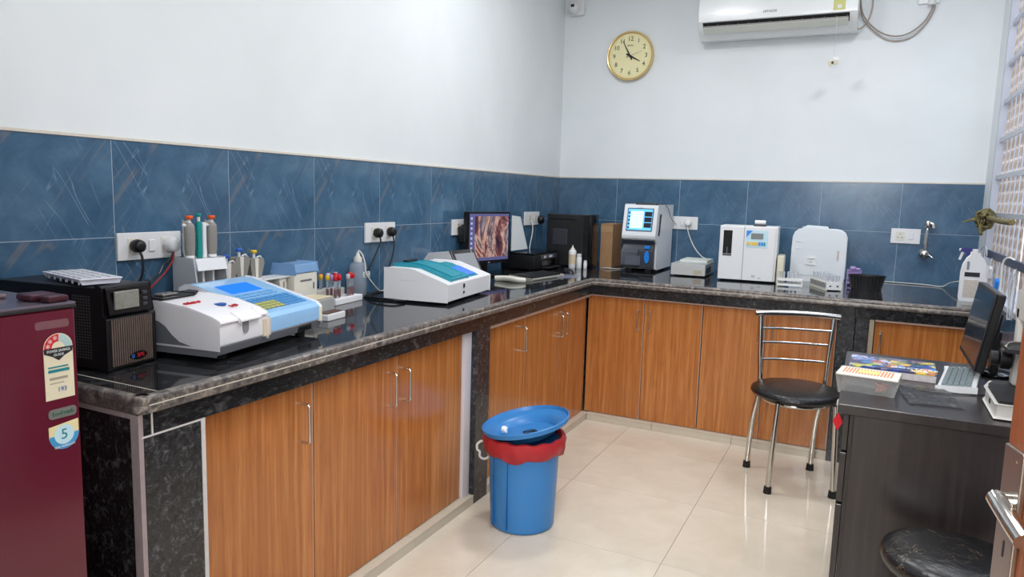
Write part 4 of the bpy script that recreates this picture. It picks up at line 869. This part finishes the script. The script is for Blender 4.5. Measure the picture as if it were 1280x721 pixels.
# CCTV
t = thing('security_camera', 'small white dome security camera in the upper corner', 'camera', (.095, -.002, 2.665))
box('mount', t, (-.055, .06), (-.03, 0), (-.055, .06), WPL, .012, 3); lathe('dome', t, [(0, 0), (.042, 0), (.044, .012), (.036, .03), (.022, .042), (0, .046)], WPL, (0, 0, 0), 28, MT(-.012, -.03, -.005) @ RK); box('lens_window', t, (-.024, .002), (-.0775, -.07), (-.006, .014), INK, .003)
# AC
t = thing('air_conditioner', 'white split air conditioner mounted high on the back wall', 'air conditioner', (1.005, -.002, 2.362), 0)
aw = .925
ACW = mat('ac_white', (240, 243, 243), .25, coat=.2)
prism('body', t, [(0, .03), (0, .30), (-.16, .30), (-.20, .27), (-.215, .14), (-.212, .085), (-.17, .045), (-.10, .0), (-.03, .0)], (0, aw), ACW, .006, seg=3)
prism('front_panel', t, [(-.20, .275), (-.207, .276), (-.222, .14), (-.219, .088), (-.212, .088), (-.215, .14)], (.004, aw - .004), ACW, .002)
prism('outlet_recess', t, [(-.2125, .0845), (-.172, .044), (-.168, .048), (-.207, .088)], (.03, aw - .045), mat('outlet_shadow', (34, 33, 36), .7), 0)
prism('lip', t, [(-.168, .044), (-.10, -.004), (-.09, .0), (-.16, .05)], (.0, aw), ACW, .002)
prism('louver', t, [(-.206, .054), (-.172, .022), (-.168, .026), (-.202, .058)], (.035, aw - .05), mat('louver_white', (206, 208, 200), .3), .001)
prism('louver', t, [(-.2085, .063), (-.203, .0575), (-.200, .060), (-.2055, .0655)], (.035, aw - .05), mat('louver_grey', (176, 172, 172), .35), .001)
bm = bmesh.new()
for k in range(14): add_prism(bm, [(-.2075, .073), (-.178, .046), (-.185, .042), (-.211, .066)], (.06 + k * .062, .063 + k * .062), 'x')
obj('vane', bm, MGREY, t)
text('maker_print', t, 'HITACHI', .020, MT(.435, -.2238, .125) @ RX(PI / 2), MGREY, .0004)
box('energy_label', t, (.79, .855), (-.2225, -.21), (.10, .22), mat('yellow_green_label', (206, 206, 132), .5), .0005); box('energy_seal', t, (.812, .835), (-.2238, -.2220), (.11, .13), PAPER, 0); text('panel_print', t, 'inverter', .012, MT(.7, -.2238, .175) @ FRONTF, BLUEM, .0003); text('panel_print', t, 'R-32', .016, MT(.05, -.221, .14) @ FRONTF, GREENM, .0003)
box('side_slot', t, (aw - .005, aw + .001), (-.2, -.05), (.08, .082), MGREY, 0)
t = thing('string_tag', 'cream tag hanging on a string below the air conditioner', 'tag', (1.82, -.226, 2.155), 0)
tube('string', t, [(0, 0, .27), (.001, .0, .15), (0, 0, .05), (.001, 0, .03)], .0012, WWIRE, seg=6); box('tag_plate', t, (-.027, .023), (-.003, .003), (-.008, .022), YELLOWISH, .002, M=RY(-.25)); cyl('tag_eye', t, .007, .004, INK, (-.005, -.006, .006), 10, 'y')
box('tag_clip', t, (-.006, .03), (-.004, .004), (.02, .04), WPL, .002)
tag(tube('power_cable', None, [(1.932, -.06, 2.55), (1.955, -.04, 2.46), (2.02, -.024, 2.385), (2.09, -.024, 2.342), (2.16, -.024, 2.332), (2.22, -.024, 2.352), (2.28, -.024, 2.405), (2.312, -.03, 2.47), (2.314, -.04, 2.487)], .004, mat('grey_brown_cable', (150, 138, 128), .5), seg=8), 'upper grey cable drooping from the air conditioner to the wall socket', 'cable')
tag(tube('power_cable', None, [(1.932, -.04, 2.545), (1.95, -.02, 2.45), (2.02, -.014, 2.37), (2.09, -.012, 2.318), (2.165, -.012, 2.308), (2.23, -.012, 2.33), (2.29, -.012, 2.395), (2.325, -.012, 2.47), (2.325, -.012, 2.50)], .004, mat('pale_brown_cable', (168, 156, 146), .5), seg=8), 'lower grey cable drooping from the air conditioner to the wall socket', 'cable')
tag(tube('drain_tube', None, [(1.99, -.03, 2.62), (2.0, -.03, 2.52), (1.985, -.03, 2.44), (1.95, -.04, 2.39), (1.925, -.08, 2.375)], .004, mat('beige_cable', (170, 156, 136), .5), seg=8), 'beige cable curving down beside the air conditioner', 'cable')
t = thing('air_conditioner_socket', 'white wall socket box at the end of the air conditioner cable', 'socket', (2.24, -.002, 2.495), 0)
box('plate', t, (0, .11), (-.012, 0), (.012, .11), WPL, .003); box('switch', t, (.06, .085), (-.018, -.011), (.03, .08), WPL2, .002); lathe('plug_body', t, [(0, 0), (.02, 0), (.022, .02), (.012, .04), (0, .042)], WPL, (.07, -.03, -.0))

# ------------------------------------------------------------ right wall hanging things
t = thing('knotted_cloth', 'olive green cloth knotted on a pole by the window grille', 'cloth', (2.632, -.55, 1.275), 0)
random.seed(3)
bm = bmesh.new()
for k in range(46):
    a = random.uniform(0, 2 * PI); r = random.uniform(.015, .055); yy = random.uniform(-.09, .06)
    p = [(-.01 + r * .6 * math.cos(a), yy, r * math.sin(a)), (-.01 + r * .8 * math.cos(a + 1.2), yy + .03, r * 1.1 * math.sin(a + 1.2)), (-.01 + r * .5 * math.cos(a + 2.4), yy - .02, r * math.sin(a + 2.4))]
    add_tube(bm, p, .008, seg=6, flat=.4)
add_tube(bm, [(-.02, .0, -.005), (-.05, .03, .0), (-.08, .06, -.012), (-.10, .08, -.02)], [.018, .004], seg=7, flat=.5)
add_tube(bm, [(-.02, -.05, -.01), (-.03, -.08, -.05), (-.03, -.1, -.075)], [.02, .012], seg=7, flat=.5)
obj('knot', bm, OLIVE, t)
tube('tied_tail', t, [(.0, -.06, .01), (.005, -.2, .005), (.005, -.4, .0), (.01, -.7, .0)], .013, OLIVE, seg=8)
t = thing('utility_rail', 'dark blue flat rail along the window grille with things hung on it', 'rail', (2.655, -.49, 1.1), 0)
box('strap', t, (-.004, .012), (-1.3, 0), (-.018, .018), NAVY, .002); parts('bracket', t, [((0, .03), (-.1, -.08), (-.01, .01)), ((0, .03), (-1.2, -1.18), (-.01, .01))], NAVY)
t = thing('hanging_cable', 'white cable looped over the blue rail and hanging to the desk', 'cable', (2.64, -1.27, 1.1), 0)
tube('cable', t, [(.02, -.05, .01), (.012, -.02, .022), (-.002, .015, .022), (-.012, .03, .0), (-.012, .03, -.06), (-.012, .02, -.15), (-.014, .0, -.24), (-.012, .01, -.30), (-.012, .03, -.345)], .0045, WWIRE, seg=8)
tag(tube('wire_loop', None, [(2.655, -.30, 1.105), (2.645, -.4, 1.12), (2.645, -.5, 1.135), (2.645, -.56, 1.125), (2.645, -.6, 1.09)], .003, WWIRE, seg=6), 'thin white wire at the left end of the blue rail', 'wire')
def hung(label, y, z, m, w_, h_, nm='plastic_clip', cat='clip'):
    t = thing(nm, label, cat, (2.64, y, z), 0); prism('clip_body', t, [(-w_ / 2, 0), (-w_ * .3, -h_), (w_ * .3, -h_), (w_ / 2, 0), (w_ * .2, h_ * .2), (-w_ * .2, h_ * .2)], (-.008, .008), m, .003, 'x')
    tube('hook', t, [(0, 0, 0), (.002, 0, .03), (.006, .004, 1.09 - z)], .002, WWIRE, seg=6); return t
hung('white plastic clip hanging left on the blue rail', -.78, 1.04, WPL, .07, .05); hung('blue plastic clip hanging from the blue rail', -1.02, 1.0, BRIGHTBLUE, .06, .05)
hung('clear plastic pouch hanging right on the blue rail', -1.45, 1.04, CLEAR, .05, .16, 'plastic_pouch', 'pouch')

# ------------------------------------------------------------ desk
t = thing('desk', 'dark brown wooden desk against the right wall', 'desk', (0, 0, 0))
dz = .75
box('desk_top', t, (2.052, W - .004), (-2.722, -1.86), (dz - .03, dz), DESK, .002)
box('side_panel', t, (2.097, W - .01), (-2.705, -2.68), (0, dz - .03), DESK, .001); box('side_panel', t, (2.097, W - .01), (-1.90, -1.875), (0, dz - .03), DESK, .001)
box('back_panel', t, (W - .03, W - .01), (-2.68, -1.9), (.25, dz - .03), DESK, .001)
dc = box('drawer_unit', t, (2.085, 2.45), (-2.66, -2.28), (.10, dz - .034), DESK, .001)
for z0, z1 in ((.115, .42), (.428, .585), (.593, .705)):
    box('drawer_front', dc, (2.066, 2.084), (-2.662, -2.278), (z0, z1), DESK, .002)
cyl('lock', dc, .008, .008, CHROME, (2.0595, -2.30, .655), 14, 'x')
box('keyboard_tray', t, (2.075, 2.45), (-2.27, -1.91), (.63, .645), BLKM, .001); parts('tray_runner', t, [((2.08, 2.45), (-2.275, -2.27), (.62, .66)), ((2.08, 2.45), (-1.91, -1.905), (.62, .66))], CHROME)
box('edge_tape', t, (2.0505, 2.0525), (-2.72, -1.87), (dz - .029, dz - .001), mat('worn_edge', (44, 38, 38), .4), 0)
t = thing('key_tag', 'red diamond key tag hanging from the desk lock', 'key tag', (2.05, -2.30, .655), 0)
tube('key', t, [(.0105, 0, 0), (-.006, 0, .0), (-.008, 0, -.02)], .0035, WWIRE, seg=6); tube('string', t, [(-.008, 0, -.02), (-.008, 0, -.05)], .0012, WWIRE, seg=5)
prism('tag_plate', t, [(0, -.045), (.016, -.075), (0, -.105), (-.016, -.075)], (-.010, -.006), REDST, .001, 'y').rotation_euler = (0, 0, -.35)
# desk monitor
t = thing('desk_monitor', 'black flat monitor seen edge-on at the back of the desk', 'monitor', (2.49, -2.02, dz), -Q + .0)
tl = RX(-.15)
def tb_(n, x, y, z, m, b=.002): return box(n, t, x, y, z, m, b, M=MT(0, -.048, .045) @ tl)
tb_('casing', (-.22, .22), (0, .026), (0, .268), BLK, .006); tb_('bezel', (-.219, .219), (-.003, 0), (.001, .267), BLKM, .002)
tb_('screen', (-.205, .205), (-.0038, -.002), (.016, .254), mat('off_screen', (40, 50, 60), .08), 0); tb_('rear_bulge', (-.14, .14), (.024, .05), (.04, .2), BLK, .01)
box('stand_neck', t, (-.03, .03), (.02, .045), (.01, .16), BLK, .004); lathe('stand_foot', t, disc_prof(.06, .012, .004), BLKG, (0, .045, 0), 28)
# monitor local -y must face world -x : rotation -90deg -> (0,-1)->(-1,0)
keyboard('white computer keyboard on the dark desk in front of the monitor', (2.378, -2.03, dz), -Q - .15, .345, .108, WPL, mat('grey_green_keys', (116, 128, 130), .4))
# food container
t = thing('food_container', 'clear plastic container with orange striped white lid at the desk corner', 'container', (2.128, -2.505, dz), -.12)
bm = bmesh.new(); add_prism(bm, [(-.072, 0), (.072, 0), (.082, .05), (-.082, .05)], (-.05, .05), 'y'); obj('tub', bm, mat('clear_tub', (176, 174, 170), .3, alpha=.35), t, .008, 3)
box('lid', t, (-.088, .088), (-.058, .058), (.05, .058), WPL2, .003)
bm = bmesh.new()
for k in range(16): add_box(bm, (-.072 + k * .009, -.068 + k * .009), (-.04, .04), (.0582, .0588))
obj('lid_stripes', bm, mat('orange_stripe', (214, 130, 60), .5), t); box('lid_label', t, (-.03, .03), (-.022, .022), (.0588, .0594), mat('pale_yellow_print', (232, 214, 130), .5), 0)
bm = bmesh.new(); random.seed(5)
for k in range(40):
    a = random.uniform(0, 6.28); add_tube(bm, [(.04 + random.uniform(-.02, .02), random.uniform(-.02, .02) - .015, random.uniform(.006, .03)), (.04 + random.uniform(-.02, .02), random.uniform(-.02, .02) - .015, random.uniform(.01, .034))], .003, seg=5, smooth=False)
obj('contents', bm, PINK, t)['kind'] = 'stuff'
# colourful box
t = thing('colourful_game_box', 'flat box with a bright multicoloured cover on the desk', 'box', (2.067, -2.275, dz), -.03)
CB = NT('multicolour_cover', .25, .3); v = CB.map((26, 26, 26)); vor = CB.t.nodes.new('ShaderNodeTexVoronoi'); vor.inputs['Scale'].default_value = 1; CB.t.links.new(v, vor.inputs['Vector'])
hsv = CB.t.nodes.new('ShaderNodeHueSaturation'); hsv.inputs['Saturation'].default_value = 1.5; hsv.inputs['Value'].default_value = .8; CB.t.links.new(vor.outputs['Color'], hsv.inputs['Color'])
pal = CB.ramp(CB.sep(vor.outputs['Color'])[0], [(.0, s2l((40, 60, 150))), (.2, s2l((70, 150, 220))), (.4, s2l((230, 120, 60))), (.55, s2l((240, 210, 80))), (.7, s2l((120, 180, 80))), (.85, s2l((190, 60, 80))), (1, s2l((210, 225, 240)))])
CB.out(CB.mix(CB.ramp(CB.noise(v, .7, 4, .6, 1), [(.48, g(0)), (.56, g(.95))]), pal, s2l((34, 44, 92))))
box('box_base', t, (0, .265), (0, .20), (0, .024), mat('white_side', (196, 188, 188), .6, noise=.3, nscale=90), .002); box('cover', t, (-.001, .266), (-.001, .201), (.024, .031), CB.m, .001)
text('cover_text', t, 'DOCTORS', .03, MT(.2, .05, .0314), PAPER, .0004); text('cover_text', t, 'LAB', .03, MT(.215, .02, .0314), PAPER, .0004)
o = bmesh.new(); N_ = 14
vv = [[o.verts.new((-.07 + .15 * i / N_, -.13 + .26 * j / N_, .002 + .004 * abs(math.sin(i * 1.7 + j * .9) * math.cos(j * 1.3)))) for j in range(N_ + 1)] for i in range(N_ + 1)]
for i in range(N_):
    for j in range(N_): o.faces.new((vv[i][j], vv[i + 1][j], vv[i + 1][j + 1], vv[i][j + 1]))
bmesh.ops.solidify(o, geom=o.faces, thickness=.0006)
CR = NT('crinkled_clear_bag', .15); cf = CR.noise(CR.map((1, 1, 1)), 60, 4, .6, 1); CR.out(CR.ramp(cf, [(.4, s2l((70, 66, 66))), (.6, s2l((120, 118, 116))), (.75, s2l((200, 200, 198)))])); CR.b.inputs['Alpha'].default_value = .55
o = obj('plastic_bag', o, CR.m); o.location = (2.29, -2.48, dz + .001); o.rotation_euler = (0, 0, .15); tag(o, 'flat crinkled clear plastic bag on the desk beside the container', 'bag')
tag(tube('mouse_cord', None, [(2.2, -2.36, dz + .003), (2.25, -2.41, dz + .003), (2.32, -2.43, dz + .003), (2.4, -2.40, dz + .003), (2.46, -2.38, dz + .003)], .002, BLK, seg=6), 'thin black cord lying on the desk below the keyboard', 'cable')
# microscope
t = thing('microscope', 'white microscope with black base plate and stage at the right of the desk', 'microscope', (2.535, -2.49, dz), 0)
MW = mat('microscope_ivory', (212, 208, 200), .35)
prism('base', t, [(-.085, -.17), (.085, -.17), (.10, -.12), (.10, .14), (-.06, .14), (-.085, .05)], (.004, .045), MW, .006, 'z')
prism('base_plate', t, [(-.078, -.16), (.08, -.16), (.092, -.115), (.092, .12), (-.055, .12), (-.078, .05)], (.045, .053), BLKM, .003, 'z')
box('arm', t, (-.02, .07), (.06, .12), (.05, .30), MW, .014, 3); prism('arm_top', t, [(-.07, .27), (.12, .27), (.12, .33), (-.03, .345)], (-.02, .06), MW, .01, 'x', 3)
cyl('focus_knob', t, .032, .03, BLK, (-.055, .085, .13), 24, 'x', .003); cyl('focus_knob', t, .022, .02, BLKM, (-.078, .085, .13), 24, 'x', .002); cyl('focus_knob', t, .032, .03, BLK, (.07, .085, .13), 24, 'x', .003); lathe('axle_plate', t, [(0, 0), (.018, 0), (.018, .002), (0, .002)], mat('brown_knob', (60, 34, 28), .4), (0, 0, 0), 20, MT(.02, .0595, .13) @ RX(PI / 2) @ Matrix.Diagonal((.8, 1.3, 1, 1)))
box('stage', t, (-.06, .09), (-.08, .065), (.175, .187), BLKM, .002); lathe('condenser', t, [(.02, .12), (.028, .135), (.028, .175)], BLK, (.02, -.02, 0), 20); tube('stage_clip', t, [(-.06, -.04, .19), (-.04, .02, .192), (.0, .05, .190)], .003, CHROME, seg=6)
lathe('lamp', t, [(.026, .05), (.026, .07), (.018, .08), (0, .08)], BLK, (.02, -.03, 0), 20); lathe('nosepiece', t, [(0, .0), (.03, .0), (.036, .02), (.03, .03), (0, .03)], CHROME, (.02, -.02, .25), 20)
for k in range(3): a = k * 2.1 + .3; lathe('objective_lens', t, [(.006, -.045), (.009, -.035), (.009, 0), (0, 0)], CHROME, (.02 + .018 * math.cos(a), -.02 + .018 * math.sin(a), .25), 12)
tube('eyepiece_tube', t, [(.02, -.0, .32), (.02, -.06, .36), (.02, -.11, .395)], .016, MW, seg=14); tube('eyepiece', t, [(.02, -.10, .388), (.02, -.135, .413)], .020, BLK, seg=14)
box('lever_switch', t, (-.0875, -.085), (-.06, -.045), (.018, .032), BLK, .001)
o = thing('tissue_bundle', 'white tissue bundle with a red mark behind the microscope', 'tissue', (2.60, -2.24, dz), 0); bm = bmesh.new(); add_prism(bm, [(-.05, 0), (.05, 0), (.045, .2), (.0, .26), (-.045, .22)], (-.04, .04), 'x'); obj('bundle', bm, PAPER, o, .012, 3); box('red_mark', o, (-.0415, -.04), (-.03, -.018), (.14, .22), REDM, 0)

# ------------------------------------------------------------ chair
t = thing('steel_chair', 'chrome framed chair with round black seat beside the desk', 'chair', (1.84, -1.42, 0), 0)
def LP(x, y, z): return (x - 1.84, y + 1.42, z)
A, B, Cc, D = (1.63, -1.316), (1.767, -1.614), (1.92, -1.196), (2.038, -1.519)
tube('rear_leg', t, [LP(*A, .02), LP(1.643, -1.32, .25), LP(1.665, -1.325, .42), LP(1.655, -1.315, .6), LP(1.645, -1.30, .775)], .0125, CHROME, seg=12)
tube('rear_leg', t, [LP(*Cc, .02), LP(1.93, -1.205, .25), LP(1.955, -1.22, .42), LP(1.962, -1.205, .6), LP(1.972, -1.185, .775)], .0125, CHROME, seg=12)
tube('front_leg', t, [LP(*B, .02), LP(1.775, -1.605, .25), LP(1.783, -1.597, .425)], .0125, CHROME, seg=12)
tube('front_leg', t, [LP(*D, .02), LP(2.03, -1.512, .25), LP(2.022, -1.507, .425)], .0125, CHROME, seg=12)
for x, y in (A, B, Cc, D): lathe('rubber_foot', t, [(.019, 0), (.018, .012), (.0165, .032), (0, .032)], RUBBER, LP(x, y, 0), 16)
tube('top_rail', t, [LP(1.62, -1.305, .785), LP(1.7, -1.265, .79), LP(1.81, -1.225, .792), LP(1.92, -1.195, .79), LP(2.0, -1.18, .785)], .0145, CHROME, seg=12)
for z in (.715, .645, .56): tube('back_rung', t, [LP(1.651, -1.308, z), LP(1.73, -1.258, z), LP(1.81, -1.232, z), LP(1.89, -1.215, z), LP(1.966, -1.2, z)], .0065, CHROME, seg=10)
lathe('seat', t, [(0, .420), (.165, .420), (.192, .428), (.203, .442), (.2, .456), (.18, .468), (.1, .475), (0, .477)], LEATHER, (0, 0, 0), 48)
bm = bmesh.new(); add_tube(bm, [(.15 * math.cos(2 * PI * k / 24), .15 * math.sin(2 * PI * k / 24), .411) for k in range(24)], .009, seg=8, smooth=False, closed=True); obj('seat_ring', bm, CHROME, t)
# ------------------------------------------------------------ stool
t = thing('round_stool', 'black cracked leatherette stool seat in the foreground by the door', 'stool', (2.36, -2.915, -.008), 0)
CRK = NT('cracked_black_leatherette', .25); v = CRK.map((1, 1, 1)); vo = CRK.noise(v, 14, 3, .5, 2.5); ab = CRK.math('ABSOLUTE', CRK.math('SUBTRACT', vo, .5)); big = CRK.noise(v, 7, 2)
CRK.out(CRK.mix(CRK.math('MULTIPLY', CRK.ramp(ab, [(.0, g(1)), (.006, g(0))]), CRK.ramp(big, [(.52, g(0)), (.6, g(1))])), s2l((24, 24, 25)), s2l((150, 130, 100))), CRK.noise(v, 45, 5, .6, .4), .6, .004)
lathe('seat', t, [(0, .395), (.15, .395), (.168, .405), (.175, .425), (.168, .445), (.14, .457), (.07, .464), (0, .466)], CRK.m, (0, 0, 0), 48)
for k in range(4):
    a = k * Q + .78; tube('leg', t, [(.12 * math.cos(a), .12 * math.sin(a), .396), (.15 * math.cos(a), .15 * math.sin(a), .2), (.18 * math.cos(a), .18 * math.sin(a), .02)], .011, CHROME, seg=10); lathe('rubber_foot', t, [(.016, 0), (.014, .028), (0, .028)], RUBBER, (.18 * math.cos(a), .18 * math.sin(a), 0), 12)
bm = bmesh.new(); add_tube(bm, [(.165 * math.cos(2 * PI * k / 24), .165 * math.sin(2 * PI * k / 24), .14) for k in range(24)], .008, seg=8, smooth=False, closed=True); obj('foot_ring', bm, CHROME, t)
# ------------------------------------------------------------ bin
t = thing('waste_bin', 'blue plastic waste bin with red liner on the tiled floor', 'bin', (.905, -2.444, 0), 0)
lathe('bin_body', t, [(0, 0), (.122, 0), (.130, .006), (.131, .015), (.137, .17), (.143, .33), (.149, .365), (.156, .368), (.156, .372), (.147, .372), (.140, .33), (.128, .02), (0, .02)], BBLUE, (0, 0, 0), 56)
parts('seam', t, [((-.001, .001), (-.1445, -.13), (.02, .30), RZ(a)) for a in (-.55, -.02)], mat('dark_blue_seam', (36, 92, 150), .4))
bm = bmesh.new(); n = 72; rows = [(.151, .308), (.159, .313), (.163, .325), (.168, .34), (.170, .362), (.166, .379), (.154, .382), (.1460, .376), (.1445, .36)]
random.seed(11); ph = [random.uniform(0, 6.28) for _ in range(6)]
rg = []
for ri, (r, z) in enumerate(rows):
    ring_ = []
    for k in range(n):
        a = 2 * PI * k / n; wv = .0035 * math.sin(9 * a + ph[0] + ri * 1.4) + .0035 * math.sin(17 * a + ph[1] + ri * .7) + .002 * math.sin(31 * a + ph[2])
        dzz = (.006 * math.sin(3 * a + ph[3]) + .006 * math.sin(8 * a + ph[4])) if ri < 2 else .003 * math.sin(13 * a + ph[5])
        rr = r + (wv if ri < 5 else 0) * (.6 if r > .15 else .3); ring_.append(bm.verts.new((rr * math.cos(a), rr * math.sin(a), z + dzz)))
    rg.append(ring_)
for a_, b_2 in zip(rg, rg[1:]):
    for k in range(n): bm.faces.new((a_[k], a_[(k + 1) % n], b_2[(k + 1) % n], b_2[k]))
bmesh.ops.solidify(bm, geom=bm.faces, thickness=.0008)
tag(obj('bin_liner', bm, BRED), 'red plastic liner folded over the rim of the blue bin', 'bin liner').location = (.905, -2.444, 0)
va = .456
t = thing('upturned_cover', 'blue lid lying upside down and tilted on top of the bin', 'lid', (.918, -2.438, .374), rot=Euler((0, 0, 0)))
t.rotation_euler = (RZ(va) @ RY(-math.radians(11.3))).to_euler()
lathe('lid_dish', t, [(0, .0), (.106, .0), (.114, .004), (.124, .026), (.150, .034), (.168, .038), (.176, .042), (.180, .060), (.176, .062), (.170, .048), (.148, .042), (.122, .034), (.110, .010), (0, .006)], BBLUE, (0, 0, 0), 56)
lathe('debris', t, [(0, .0062), (.035, .0062), (.02, .0085), (0, .0085)], mat('dark_puddle', (40, 74, 110), .1), (.01, .01, 0), 14)
parts('debris_bit', t, [((.0, .03), (.0, .004), (.009, .012)), ((.02, .04), (-.01, -.006), (.008, .011)), ((-.02, -.005), (.01, .014), (.008, .011))], INK)
t2 = thing('crumpled_tissue', 'small white tissue lying in the upturned bin lid', 'tissue', (.834, -2.488, .392), 0); bm = bmesh.new(); bmesh.ops.create_icosphere(bm, subdivisions=2, radius=.016)
random.seed(2)
for v_ in bm.verts: v_.co *= random.uniform(.7, 1.15)
obj('tissue', bm, PAPER, t2)
t = thing('cord_loop', 'white cord loop hanging at the left of the bin rim', 'cord', (.905, -2.444, 0), 0)
cx_, cy_ = -.150 * math.cos(.35), -.150 * math.sin(.35)
def lp(u, z): return (cx_ - u * .86, cy_ - u * .45 - .01, z)
tube('cord', t, [lp(-.008, .325), lp(.018, .338), (lp(.038, .324)), lp(.038, .302), lp(.027, .292), lp(.026, .272), lp(.008, .262), lp(-.012, .272)], .005, WWIRE, seg=8)

# ------------------------------------------------------------ door
t = thing('door_1', 'brown wooden door standing open at the right edge', 'door', (2.33, -3.85, 0), .0); del t['category']; t['kind'] = 'structure'
t.rotation_euler = (0, 0, .27)
box('door_leaf', t, (-.036, .0), (-.82, .022), (.005, 2.1), DOORW, .002)
pl_ = box('lock_plate', t, (-.044, -.036), (-.038, .013), (.79, 1.015), STEEL, .002)
for z in (.998,): cyl('screw', pl_, .003, .0015, mat('screw_head', (120, 96, 80), .4, .6), (-.0455, -.022, z), 10, 'x')
parts('keyhole', pl_, [((-.0445, -.0438), (-.017, -.013), (.862, .885))], INK)
lathe('collar', pl_, [(0, 0), (.014, 0), (.014, .008), (0, .008)], CHROME, (0, 0, 0), 20, MT(-.044, -.015, .94) @ RY(-PI / 2))
lathe('handle_neck', pl_, [(0, 0), (.0105, 0), (.0105, .018), (0, .018)], CHROME, (0, 0, 0), 20, MT(-.045, -.015, .94) @ RY(-PI / 2))
tube('lever', pl_, [(-.058, -.010, .943), (-.060, -.035, .938), (-.060, -.065, .929), (-.058, -.092, .919)], .0125, CHROME, seg=14)
